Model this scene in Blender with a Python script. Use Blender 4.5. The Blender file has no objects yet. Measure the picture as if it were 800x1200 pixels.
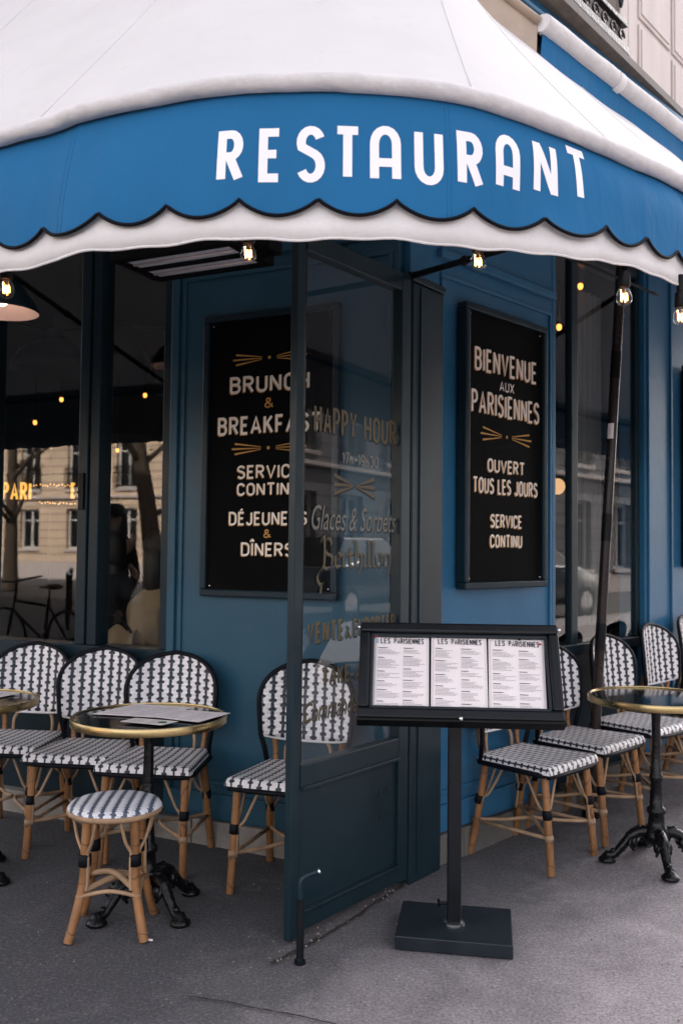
import bpy, bmesh, math, random
from math import sin, cos, pi, radians, sqrt, atan2
from mathutils import Vector, Matrix, Euler
random.seed(7)
SC = bpy.context.scene
COL = SC.collection
# ------------------------------------------------------------------ camera
cd = bpy.data.cameras.new("camera"); cam = bpy.data.objects.new("camera", cd); COL.objects.link(cam)
cd.sensor_fit = 'HORIZONTAL'; cd.sensor_width = 36.0; cd.lens = 1080 / 800 * 36.0
cd.clip_start = 0.05; cd.clip_end = 600
cam.location = (0, 0, 1.40)
cam.rotation_euler = (Matrix.Rotation(radians(90 + 2.4), 3, 'X') @ Matrix.Rotation(radians(0.6), 3, 'Z')).to_euler()
cd.dof.use_dof = True; cd.dof.focus_distance = 3.3; cd.dof.aperture_fstop = 5.0
SC.camera = cam
# ------------------------------------------------------------------ world, sun, exposure
SUN_EL, SUN_AZ = radians(38), radians(30)
w = bpy.data.worlds.new("World"); SC.world = w; w.use_nodes = True
nt = w.node_tree; nt.nodes.clear()
sky = nt.nodes.new('ShaderNodeTexSky'); sky.sky_type = 'NISHITA'; sky.sun_disc = False
sky.sun_elevation = SUN_EL; sky.sun_rotation = SUN_AZ; sky.dust_density = 3.0; sky.air_density = 1.0
hs = nt.nodes.new('ShaderNodeHueSaturation'); hs.inputs['Saturation'].default_value = 0.30
wm = nt.nodes.new('ShaderNodeMix'); wm.data_type = 'RGBA'; wm.blend_type = 'MULTIPLY'; wm.inputs[0].default_value = 1.0
wm.inputs[7].default_value = (1.0, 0.945, 0.935, 1)
bg = nt.nodes.new('ShaderNodeBackground'); bg.inputs[1].default_value = 0.15
ow = nt.nodes.new('ShaderNodeOutputWorld')
nt.links.new(sky.outputs[0], hs.inputs['Color']); nt.links.new(hs.outputs[0], wm.inputs[6])
nt.links.new(wm.outputs[2], bg.inputs[0]); nt.links.new(bg.outputs[0], ow.inputs[0])
sd = bpy.data.lights.new("sun", 'SUN'); sd.energy = 3.6; sd.angle = radians(0.5); sd.color = (1.0, 0.93, 0.83)
sun = bpy.data.objects.new("sun", sd); COL.objects.link(sun)
tosun = Vector((sin(SUN_AZ) * cos(SUN_EL), cos(SUN_AZ) * cos(SUN_EL), sin(SUN_EL)))
sun.rotation_euler = tosun.to_track_quat('Z', 'Y').to_euler(); sun.location = (0, 0, 40)
vs = SC.view_settings; vs.view_transform = 'Standard'; vs.look = 'None'; vs.gamma = 1.0; vs.exposure = 2.15
SC.render.engine = 'CYCLES'; SC.cycles.use_denoising = True
SC.cycles.max_bounces = 10; SC.cycles.transparent_max_bounces = 24; SC.cycles.sample_clamp_indirect = 6
SC.cycles.caustics_reflective = False; SC.cycles.caustics_refractive = False

# ------------------------------------------------------------------ frames of the place
class Frame:
    """along u, outward n, height z"""
    def __init__(s, o, ang_u, ang_n):
        s.o = Vector((o[0], o[1], 0)); s.u = Vector((cos(ang_u), sin(ang_u), 0)); s.n = Vector((cos(ang_n), sin(ang_n), 0))
    def w(s, u, n, z): return s.o + s.u * u + s.n * n + Vector((0, 0, z))
aR, aL, aS = radians(46.2), radians(180 - 25.5), radians(52.94)
L = Frame((0.275, 4.030), aL, aL + pi / 2)          # left facade, u runs away to the left
R = Frame((0.429, 4.191), aR, aR - pi / 2)          # right facade, u runs away to the right
S = Frame((-0.172, 3.342), aS, aS - pi / 2)         # glazed terrace screen
R2 = Frame(R.w(1.2, 0, 0)[:2], radians(49.2), radians(49.2) - pi / 2)   # stone storeys above, standing slightly askew
CR = -0.2227                                        # corner of both facades on R
def gz(x, y):
    """the pavement climbs gently along the right facade"""
    u = (x - R.o.x) * R.u.x + (y - R.o.y) * R.u.y
    t = min(max(u - 0.25, 0.0), 6.0)
    return 0.055 * t * t / (t + 0.4)

# ------------------------------------------------------------------ helpers
def Wm(o):
    m = o.matrix_basis.copy()
    while o.parent is not None:
        o = o.parent; m = o.matrix_basis @ m
    return m
def tag(o, label=None, cat=None, group=None, kind=None):
    if label: o['label'] = label
    if cat: o['category'] = cat
    if group: o['group'] = group
    if kind: o['kind'] = kind
    return o
def thing(name, label, cat, loc=(0, 0, 0), rz=0.0, group=None):
    o = bpy.data.objects.new(name, None); COL.objects.link(o); o.empty_display_size = 0.1
    o.location = loc; o.rotation_euler = (0, 0, rz)
    return tag(o, label, cat, group)
class MB:
    def __init__(s): s.v = []; s.f = []; s.uv = {}
    def add(s, vs_, fs_, uvs=None):
        b = len(s.v); s.v += [Vector(p) for p in vs_]; s.f += [[b + i for i in f] for f in fs_]
        if uvs:
            for i, q in enumerate(uvs): s.uv[b + i] = q
        return s
    def hexa(s, p):
        return s.add(p, [(0, 3, 2, 1), (4, 5, 6, 7), (0, 1, 5, 4), (1, 2, 6, 5), (2, 3, 7, 6), (3, 0, 4, 7)])
    def fbox(s, F, u0, u1, n0, n1, z0, z1):
        return s.hexa([F.w(u0, n0, z0), F.w(u1, n0, z0), F.w(u1, n1, z0), F.w(u0, n1, z0), F.w(u0, n0, z1), F.w(u1, n0, z1), F.w(u1, n1, z1), F.w(u0, n1, z1)])
    def box(s, c, d, M=None):
        x, y, z = d[0] / 2, d[1] / 2, d[2] / 2; M = M or Matrix()
        c = Vector(c)
        return s.hexa([M @ (c + Vector(q)) for q in ((-x, -y, -z), (x, -y, -z), (x, y, -z), (-x, y, -z), (-x, -y, z), (x, -y, z), (x, y, z), (-x, y, z))])
    def tube(s, pts, r, seg=10, closed=False, caps=True, flat=1.0):
        pts = [Vector(p) for p in pts]; n = len(pts)
        rr = r if isinstance(r, (list, tuple)) else [r] * n
        tang = []
        for i in range(n):
            a = pts[(i - 1) % n] if (closed or i > 0) else pts[i]
            b = pts[(i + 1) % n] if (closed or i < n - 1) else pts[i]
            t = (b - a); tang.append(t.normalized() if t.length > 1e-9 else Vector((0, 0, 1)))
        up = Vector((0, 0, 1)) if abs(tang[0].z) < 0.9 else Vector((1, 0, 0))
        x = tang[0].cross(up).normalized(); vv = []
        for i in range(n):
            x = (x - tang[i] * x.dot(tang[i])).normalized(); y = tang[i].cross(x)
            for k in range(seg):
                a = 2 * pi * k / seg
                vv.append(pts[i] + x * (cos(a) * rr[i]) + y * (sin(a) * rr[i] * flat))
        ff = []
        for i in range(n if closed else n - 1):
            j = (i + 1) % n
            for k in range(seg):
                l = (k + 1) % seg
                ff.append((i * seg + k, i * seg + l, j * seg + l, j * seg + k))
        if caps and not closed:
            ff.append(tuple(reversed(range(seg)))); ff.append(tuple((n - 1) * seg + k for k in range(seg)))
        return s.add(vv, ff)
    def lathe(s, c, prof, seg=20, M=None):
        c = Vector(c); M = M or Matrix(); vv = []; ff = []
        for r, z in prof:
            for k in range(seg):
                a = 2 * pi * k / seg; vv.append(c + (M @ Vector((cos(a) * r, sin(a) * r, z))))
        for i in range(len(prof) - 1):
            for k in range(seg):
                l = (k + 1) % seg
                ff.append((i * seg + k, i * seg + l, (i + 1) * seg + l, (i + 1) * seg + k))
        ff.append(tuple(reversed(range(seg)))); ff.append(tuple((len(prof) - 1) * seg + k for k in range(seg)))
        return s.add(vv, ff)
    def grid(s, fn, nu, nv, uvfn=None):
        vv = []; uv = []
        for j in range(nv + 1):
            for i in range(nu + 1):
                vv.append(fn(i / nu, j / nv))
                if uvfn: uv.append(uvfn(i / nu, j / nv))
        ff = [(j * (nu + 1) + i, j * (nu + 1) + i + 1, (j + 1) * (nu + 1) + i + 1, (j + 1) * (nu + 1) + i) for j in range(nv) for i in range(nu)]
        return s.add(vv, ff, uv or None)
    def ball(s, c, r, seg=12, M=None):
        if not isinstance(r, (tuple, list)): r = (r, r, r)
        prof = [(sin(pi * i / 8), -cos(pi * i / 8)) for i in range(1, 8)]
        D = Matrix.Diagonal((r[0], r[1], r[2])).to_4x4()
        return s.lathe(c, prof, seg, (M or Matrix()) @ D)
    def build(s, name, m, parent=None, smooth=False, bevel=0.0, normals=True, solid=0.0, autos=None):
        me = bpy.data.meshes.new(name); ob = bpy.data.objects.new(name, me); COL.objects.link(ob)
        inv = Matrix()
        if parent is not None: ob.parent = parent; inv = Wm(parent).inverted()
        me.from_pydata([inv @ v for v in s.v], [], s.f)
        if s.uv:
            ul = me.uv_layers.new(name="UVMap")
            for lp in me.loops: ul.data[lp.index].uv = s.uv.get(lp.vertex_index, (0, 0))
        if normals:
            bm = bmesh.new(); bm.from_mesh(me); bmesh.ops.recalc_face_normals(bm, faces=bm.faces); bm.to_mesh(me); bm.free()
        me.materials.append(m)
        if smooth:
            for p in me.polygons: p.use_smooth = True
            if autos: me.set_sharp_from_angle(angle=radians(autos))
        if solid:
            sm = ob.modifiers.new('solid', 'SOLIDIFY'); sm.thickness = solid; sm.offset = 0
        if bevel:
            b = ob.modifiers.new('bevel', 'BEVEL'); b.width = bevel; b.segments = 2; b.limit_method = 'ANGLE'; b.angle_limit = radians(40)
        return ob
def copy_tree(o, parent=None):
    c = o.copy(); COL.objects.link(c)
    if parent is not None: c.parent = parent
    for ch in list(o.children): copy_tree(ch, c)
    return c
def smooth_path(pts, n=6, closed=False):
    pts = [Vector(p) for p in pts]; out = []; N = len(pts)
    for i in range(N if closed else N - 1):
        g = lambda k: pts[k % N] if closed else pts[min(max(k, 0), N - 1)]
        p0, p1, p2, p3 = g(i - 1), g(i), g(i + 1), g(i + 2)
        for j in range(n):
            t = j / n
            out.append(0.5 * ((2 * p1) + (p2 - p0) * t + (2 * p0 - 5 * p1 + 4 * p2 - p3) * t * t + (3 * p1 - p0 - 3 * p2 + p3) * t ** 3))
    if not closed: out.append(pts[-1])
    return out

# ------------------------------------------------------------------ materials
def mat(name, col, rough=0.5, metal=0.0, var=0.12, scale=6.0, bump=0.0, bscale=80.0, coat=0.0, trans=0.0, stretch=None, dirt=0.0, spec=0.28, bdist=0.01):
    m = bpy.data.materials.new(name); m.use_nodes = True; t = m.node_tree; N = t.nodes; K = t.links
    b = N['Principled BSDF']; b.inputs['Roughness'].default_value = rough; b.inputs['Metallic'].default_value = metal
    b.inputs['Coat Weight'].default_value = coat; b.inputs['Coat Roughness'].default_value = 0.15
    b.inputs['Specular IOR Level'].default_value = spec
    tc = N.new('ShaderNodeTexCoord'); mp = N.new('ShaderNodeMapping'); K.new(tc.outputs['Object'], mp.inputs[0])
    if stretch: mp.inputs['Scale'].default_value = stretch
    n1 = N.new('ShaderNodeTexNoise'); n1.inputs['Scale'].default_value = scale; n1.inputs['Detail'].default_value = 6; n1.inputs['Roughness'].default_value = 0.6
    K.new(mp.outputs[0], n1.inputs['Vector'])
    cr = N.new('ShaderNodeMapRange'); cr.inputs[1].default_value = 0.3; cr.inputs[2].default_value = 0.7; cr.inputs[3].default_value = 1 - var; cr.inputs[4].default_value = 1 + var
    K.new(n1.outputs[0], cr.inputs[0])
    mx = N.new('ShaderNodeVectorMath'); mx.operation = 'SCALE'; mx.inputs[0].default_value = col[:3]; K.new(cr.outputs[0], mx.inputs['Scale'])
    out = mx.outputs[0]
    if dirt:
        n3 = N.new('ShaderNodeTexNoise'); n3.inputs['Scale'].default_value = scale * 3.1; n3.inputs['Detail'].default_value = 8; n3.inputs['Roughness'].default_value = 0.75
        K.new(mp.outputs[0], n3.inputs['Vector'])
        r3 = N.new('ShaderNodeMapRange'); r3.inputs[1].default_value = 0.58; r3.inputs[2].default_value = 0.72; r3.inputs[3].default_value = 0; r3.inputs[4].default_value = dirt; K.new(n3.outputs[0], r3.inputs[0])
        md = N.new('ShaderNodeMix'); md.data_type = 'RGBA'; md.inputs[7].default_value = (0.16, 0.14, 0.12, 1); K.new(r3.outputs[0], md.inputs[0]); K.new(out, md.inputs[6]); out = md.outputs[2]
    K.new(out, b.inputs['Base Color'])
    rr = N.new('ShaderNodeMapRange'); rr.inputs[1].default_value = 0.3; rr.inputs[2].default_value = 0.7; rr.inputs[3].default_value = max(rough - 0.08, 0.03); rr.inputs[4].default_value = min(rough + 0.08, 1)
    K.new(n1.outputs[0], rr.inputs[0]); K.new(rr.outputs[0], b.inputs['Roughness'])
    if bump:
        n2 = N.new('ShaderNodeTexNoise'); n2.inputs['Scale'].default_value = bscale; n2.inputs['Detail'].default_value = 4; K.new(mp.outputs[0], n2.inputs['Vector'])
        bp = N.new('ShaderNodeBump'); bp.inputs['Strength'].default_value = bump; bp.inputs['Distance'].default_value = bdist; K.new(n2.outputs[0], bp.inputs['Height']); K.new(bp.outputs[0], b.inputs['Normal'])
    if trans:
        tr = N.new('ShaderNodeBsdfTranslucent'); K.new(out, tr.inputs[0]); ms = N.new('ShaderNodeMixShader'); ms.inputs[0].default_value = trans
        K.new(b.outputs[0], ms.inputs[1]); K.new(tr.outputs[0], ms.inputs[2]); K.new(ms.outputs[0], N['Material Output'].inputs[0])
    return m
def glow(name, col, st):
    m = bpy.data.materials.new(name); m.use_nodes = True; b = m.node_tree.nodes['Principled BSDF']
    b.inputs['Base Color'].default_value = (*col, 1); b.inputs['Emission Color'].default_value = (*col, 1); b.inputs['Emission Strength'].default_value = st
    return m
def glass(name, tint=(0.93, 0.96, 0.95), f0=0.045, rough=0.0, gain=1.0, dust=0.0):
    m = bpy.data.materials.new(name); m.use_nodes = True; t = m.node_tree; N = t.nodes; K = t.links; N.remove(N['Principled BSDF'])
    ge = N.new('ShaderNodeNewGeometry'); dt = N.new('ShaderNodeVectorMath'); dt.operation = 'DOT_PRODUCT'; K.new(ge.outputs['Incoming'], dt.inputs[0]); K.new(ge.outputs['Normal'], dt.inputs[1])
    def mth(op, a, b=None):
        n = N.new('ShaderNodeMath'); n.operation = op; n.use_clamp = False
        for i, q in enumerate((a, b)):
            if q is None: continue
            if isinstance(q, (int, float)): n.inputs[i].default_value = q
            else: K.new(q, n.inputs[i])
        return n.outputs[0]
    c = mth('ABSOLUTE', dt.outputs['Value']); p = mth('POWER', mth('SUBTRACT', 1.0, c), 5.0); fr = mth('ADD', mth('MULTIPLY', p, 1 - f0), f0)
    if gain != 1: fr = mth('MINIMUM', mth('MULTIPLY', fr, gain), 1.0)
    tr = N.new('ShaderNodeBsdfTransparent'); tr.inputs[0].default_value = (*tint, 1)
    gl = N.new('ShaderNodeBsdfGlossy'); gl.inputs['Roughness'].default_value = rough; gl.inputs[0].default_value = (1, 1, 1, 1)
    ms = N.new('ShaderNodeMixShader'); K.new(fr, ms.inputs[0]); K.new(tr.outputs[0], ms.inputs[1]); K.new(gl.outputs[0], ms.inputs[2])
    last = ms.outputs[0]
    if dust:
        tc = N.new('ShaderNodeTexCoord'); nn = N.new('ShaderNodeTexNoise'); nn.inputs['Scale'].default_value = 5; nn.inputs['Detail'].default_value = 7; K.new(tc.outputs['Object'], nn.inputs['Vector'])
        df = N.new('ShaderNodeBsdfDiffuse'); df.inputs[0].default_value = (0.6, 0.6, 0.58, 1); m2 = N.new('ShaderNodeMixShader')
        K.new(mth('MULTIPLY', nn.outputs[0], dust), m2.inputs[0]); K.new(last, m2.inputs[1]); K.new(df.outputs[0], m2.inputs[2]); last = m2.outputs[0]
    K.new(last, N['Material Output'].inputs[0])
    return m
def weave(name, light, dark, pu=0.047, pv=0.034, wide=0.34, narrow=0.12, stagger=0.5):
    m = bpy.data.materials.new(name); m.use_nodes = True; t = m.node_tree; N = t.nodes; K = t.links; b = N['Principled BSDF']; b.inputs['Roughness'].default_value = 0.42
    uv = N.new('ShaderNodeUVMap'); sp = N.new('ShaderNodeSeparateXYZ'); K.new(uv.outputs[0], sp.inputs[0])
    def mth(op, a, b_=None, c=None):
        n = N.new('ShaderNodeMath'); n.operation = op
        for i, q in enumerate((a, b_, c)):
            if q is None: continue
            if isinstance(q, (int, float)): n.inputs[i].default_value = q
            else: K.new(q, n.inputs[i])
        return n.outputs[0]
    nz = N.new('ShaderNodeTexNoise'); nz.inputs['Scale'].default_value = 30; K.new(uv.outputs[0], nz.inputs['Vector'])
    wob = mth('MULTIPLY', mth('SUBTRACT', nz.outputs[0], 0.5), 0.22)
    us = mth('ADD', mth('DIVIDE', sp.outputs[0], pu), wob)
    col = mth('FLOOR', us); fu = mth('ABSOLUTE', mth('SUBTRACT', mth('FRACT', us), 0.5))
    vs_ = mth('ADD', mth('ADD', mth('DIVIDE', sp.outputs[1], pv), mth('MULTIPLY', mth('MODULO', col, 2.0), stagger)), wob)
    fv = mth('ABSOLUTE', mth('SUBTRACT', mth('FRACT', vs_), 0.5))
    bar = mth('SUBTRACT', 1.0, mth('SMOOTH_MIN', 1.0, mth('MULTIPLY', mth('MAXIMUM', mth('SUBTRACT', fv, 0.14), 0.0), 18.0), 0.2))   # 1 in the bar, 0 in the stem
    half = mth('ADD', narrow, mth('MULTIPLY', bar, wide - narrow))
    mask = mth('MULTIPLY', mth('SUBTRACT', half, fu), 16.0); mask = mth('MINIMUM', mth('MAXIMUM', mth('ADD', mask, 0.5), 0.0), 1.0)
    # thin shadow gaps between the white strands
    st = mth('ABSOLUTE', mth('SUBTRACT', mth('FRACT', mth('MULTIPLY', vs_, 2.0)), 0.5))
    gap = mth('MULTIPLY', mth('GREATER_THAN', st, 0.45), 0.16)
    mx = N.new('ShaderNodeMix'); mx.data_type = 'RGBA'; mx.inputs[6].default_value = (*light, 1); mx.inputs[7].default_value = (*dark, 1)
    K.new(mth('MAXIMUM', mask, gap), mx.inputs[0])
    n2 = N.new('ShaderNodeTexNoise'); n2.inputs['Scale'].default_value = 9; n2.inputs['Detail'].default_value = 5; K.new(uv.outputs[0], n2.inputs['Vector'])
    mr = N.new('ShaderNodeMapRange'); mr.inputs[1].default_value = .3; mr.inputs[2].default_value = .7; mr.inputs[3].default_value = .86; mr.inputs[4].default_value = 1.04; K.new(n2.outputs[0], mr.inputs[0])
    vm = N.new('ShaderNodeVectorMath'); vm.operation = 'SCALE'; K.new(mx.outputs[2], vm.inputs[0]); K.new(mr.outputs[0], vm.inputs['Scale']); K.new(vm.outputs[0], b.inputs['Base Color'])
    h = mth('ADD', mth('MULTIPLY', mth('SUBTRACT', 0.5, st), 1.2), mth('MULTIPLY', mth('COSINE', mth('MULTIPLY', us, 4 * pi)), 0.25))
    bp = N.new('ShaderNodeBump'); bp.inputs['Strength'].default_value = 0.7; bp.inputs['Distance'].default_value = 0.004; K.new(h, bp.inputs['Height']); K.new(bp.outputs[0], b.inputs['Normal'])
    return m

M = {}
M['canvas'] = mat('white_canvas', (0.665, 0.640, 0.640), 0.75, var=0.04, scale=2.2, bump=0.35, bscale=5, trans=0.11, dirt=0.10, spec=0.1)
M['canvas_hem'] = mat('white_canvas_hem', (0.80, 0.765, 0.755), 0.75, var=0.06, scale=7, bump=0.3, bscale=22, trans=0.1, dirt=0.14, spec=0.1)
M['hem'] = mat('canvas_roll', (0.62, 0.59, 0.585), 0.75, var=0.10, scale=9, bump=0.5, bscale=16, dirt=0.25, spec=0.1, bdist=0.02)
M['blue_canvas'] = mat('blue_canvas', (0.020, 0.140, 0.315), 0.75, var=0.06, scale=2.5, bump=0.7, bscale=4.5, trans=0.08, stretch=(1, 1, 0.35), spec=0.1, bdist=0.035, dirt=0.03)
M['piping'] = mat('black_piping', (0.004, 0.0045, 0.007), 0.6, spec=0.08)
M['white_print'] = mat('white_print', (0.86, 0.84, 0.86), 0.6, var=0.03)
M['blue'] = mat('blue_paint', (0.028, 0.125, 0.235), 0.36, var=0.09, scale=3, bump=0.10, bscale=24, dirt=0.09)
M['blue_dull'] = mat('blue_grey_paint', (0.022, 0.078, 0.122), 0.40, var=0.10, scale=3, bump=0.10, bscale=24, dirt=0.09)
M['dark_frame'] = mat('dark_teal_paint', (0.009, 0.022, 0.031), 0.36, var=0.12, scale=5, bump=0.04, bscale=40, dirt=0.03, spec=0.2)
M['screen'] = mat('screen_paint', (0.008, 0.021, 0.029), 0.34, var=0.10, scale=4, bump=0.04, bscale=40, dirt=0.03, spec=0.25)
M['black_board'] = mat('chalkboard', (0.0042, 0.0044, 0.0046), 0.65, var=0.4, scale=3, dirt=0.012, spec=0.03)
M['cream'] = mat('cream_letter', (0.84, 0.77, 0.69), 0.7, var=0.08, scale=25)
M['gold'] = mat('gold_letter', (0.52, 0.27, 0.07), 0.6, var=0.15, scale=25)
M['glass_gold'] = mat('glass_gilding', (0.088, 0.068, 0.034), 0.5, var=0.2, scale=14)
M['glass_silver'] = mat('glass_silvering', (0.15, 0.145, 0.125), 0.5, var=0.2, scale=14)
M['rattan'] = mat('rattan', (0.26, 0.122, 0.050), 0.42, var=0.42, scale=10, bump=0.12, bscale=60, dirt=0.45, stretch=(1, 1, 0.5))
M['rattan_pale'] = mat('pale_rattan', (0.33, 0.21, 0.125), 0.5, var=0.32, scale=12, bump=0.1, bscale=60, dirt=0.4)
M['binding'] = mat('black_binding', (0.005, 0.006, 0.009), 0.45, var=0.2, scale=60, bump=0.3, bscale=200, spec=0.12)
M['weave'] = weave('woven_back', (0.86, 0.82, 0.82), (0.012, 0.017, 0.032), pu=0.051, pv=0.039, wide=0.35, narrow=0.16)
M['weave_seat'] = weave('woven_seat', (0.86, 0.82, 0.82), (0.012, 0.017, 0.032), pu=0.039, pv=0.034, wide=0.29, narrow=0.11)
M['weave_stool'] = weave('woven_stool', (0.76, 0.75, 0.78), (0.085, 0.105, 0.15), pu=0.040, pv=0.017, wide=0.30, narrow=0.16, stagger=0.0)
M['brass'] = mat('brass', (0.42, 0.31, 0.15), 0.30, metal=1.0, var=0.10, scale=14)
M['black_top'] = mat('black_tabletop', (0.008, 0.008, 0.009), 0.10, var=0.2, scale=5, spec=0.6)
M['iron'] = mat('cast_iron', (0.004, 0.004, 0.005), 0.26, var=0.3, scale=20, bump=0.25, bscale=60)
M['black'] = mat('black_metal', (0.005, 0.005, 0.006), 0.42, var=0.25, scale=10, spec=0.15)
M['stand'] = mat('stand_black', (0.006, 0.0075, 0.010), 0.36, var=0.25, scale=9, bump=0.06, bscale=80, dirt=0.03, spec=0.22)
M['base_plate'] = mat('base_plate', (0.011, 0.016, 0.021), 0.40, var=0.25, scale=6, bump=0.08, bscale=60, dirt=0.06, spec=0.3)
M['paper'] = mat('paper', (0.82, 0.75, 0.75), 0.7, var=0.02)
M['paper_cream'] = mat('cream_paper', (0.76, 0.70, 0.66), 0.7, var=0.03)
M['ink'] = mat('ink', (0.02, 0.022, 0.03), 0.7)
M['grey_ink'] = mat('grey_ink', (0.38, 0.36, 0.38), 0.8)
M['mid_ink'] = mat('mid_ink', (.14, .14, .16), .8)
M['chrome'] = mat('chrome', (0.7, 0.7, 0.7), 0.18, metal=1.0)
M['red'] = mat('red_pin', (0.45, 0.02, 0.02), 0.4)
M['stone'] = mat('cream_stone', (0.60, 0.53, 0.50), 0.8, var=0.10, scale=2.5, bump=0.2, bscale=30, dirt=0.12, stretch=(2, 2, 0.5))
M['plinth'] = mat('stone_plinth', (0.13, 0.12, 0.11), 0.8, var=0.25, scale=6, bump=0.3, bscale=40, dirt=0.4)
M['pale_plinth'] = mat('pale_stone_plinth', (0.26, 0.235, 0.21), 0.8, var=0.22, scale=6, bump=0.3, bscale=40, dirt=0.3)
M['zinc'] = mat('zinc_ledge', (0.13, 0.115, 0.105), 0.6, var=0.35, scale=9, bump=0.2, bscale=20, dirt=0.4)
M['pole'] = mat('brown_pole', (0.018, 0.010, 0.010), 0.30, var=0.3, scale=8, dirt=0.35)
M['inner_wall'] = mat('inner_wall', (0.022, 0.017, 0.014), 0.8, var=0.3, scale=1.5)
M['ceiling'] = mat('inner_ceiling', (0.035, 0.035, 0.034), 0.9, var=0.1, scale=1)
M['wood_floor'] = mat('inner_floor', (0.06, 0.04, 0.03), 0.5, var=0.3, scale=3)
M['shade_white'] = mat('shade_inside', (0.75, 0.66, 0.64), 0.6)
M['pane'] = glass('window_pane', tint=(0.88, 0.91, 0.90), f0=0.06, gain=1.15, dust=0.002)
M['pane_screen'] = glass('screen_pane', tint=(0.90, 0.93, 0.94), f0=0.045, gain=1.1, dust=0.004)
M['bulb_glass'] = glass('bulb_glass', tint=(0.97, 0.95, 0.92), f0=0.06)
M['filament'] = glow('filament', (1.0, 0.42, 0.11), 7)
M['inner_bulb'] = glow('inner_bulb', (1.0, 0.30, 0.06), 0.9)
M['lamp_bulb'] = glow('lamp_bulb', (1.0, 0.62, 0.42), 2.2)
M['globe'] = glow('globe_lamp', (1.0, 0.55, 0.25), 0.22)
M['marquee'] = glow('marquee_bulb', (1.0, 0.45, 0.08), 0.32)
M['heater_glass'] = mat('heater_reflector', (0.55, 0.57, 0.62), 0.5)
M['hair'] = mat('dark_hair', (0.010, 0.007, 0.006), 0.5)
M['skin'] = mat('skin', (0.42, 0.25, 0.18), 0.5)
M['shirt'] = mat('grey_shirt', (0.20, 0.19, 0.20), 0.85)
M['jacket'] = mat('beige_jacket', (0.30, 0.21, 0.125), 0.85, var=0.15, bump=0.3, bscale=12)
M['dark_cloth'] = mat('dark_cloth', (0.012, 0.012, 0.014), 0.9)
M['leather'] = mat('brown_leather', (0.10, 0.045, 0.03), 0.5)
M['tree_bark'] = mat('bark', (0.10, 0.075, 0.055), 0.9, var=0.35, scale=6, bump=0.6, bscale=14)
M['white_paint'] = mat('white_paint', (0.72, 0.70, 0.67), 0.5)
M['rubber'] = mat('rubber', (0.015, 0.015, 0.015), 0.7)
M['curtain'] = mat('grey_curtain', (0.16, 0.155, 0.15), 0.9, var=0.15)

def canes(m):
    """growth rings of the cane, every few centimetres"""
    t = m.node_tree; N = t.nodes; K = t.links; b = N['Principled BSDF']; src = b.inputs['Base Color'].links[0].from_socket
    tc = N.new('ShaderNodeTexCoord'); sp = N.new('ShaderNodeSeparateXYZ'); K.new(tc.outputs['Object'], sp.inputs[0])
    nz = N.new('ShaderNodeTexNoise'); nz.inputs['Scale'].default_value = 7; K.new(tc.outputs['Object'], nz.inputs['Vector'])
    def mth(op, a, b_):
        n = N.new('ShaderNodeMath'); n.operation = op
        for i, q in enumerate((a, b_)):
            if isinstance(q, (int, float)): n.inputs[i].default_value = q
            else: K.new(q, n.inputs[i])
        return n.outputs[0]
    f = mth('FRACT', mth('ADD', mth('MULTIPLY', sp.outputs[2], 6.5), mth('MULTIPLY', nz.outputs[0], 1.6)), 0)
    k = mth('MULTIPLY', mth('LESS_THAN', f, 0.05), 0.6)
    mx = N.new('ShaderNodeMix'); mx.data_type = 'RGBA'; mx.inputs[7].default_value = (.07, .035, .018, 1); K.new(k, mx.inputs[0]); K.new(src, mx.inputs[6]); K.new(mx.outputs[2], b.inputs['Base Color'])
canes(M['rattan'])
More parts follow.
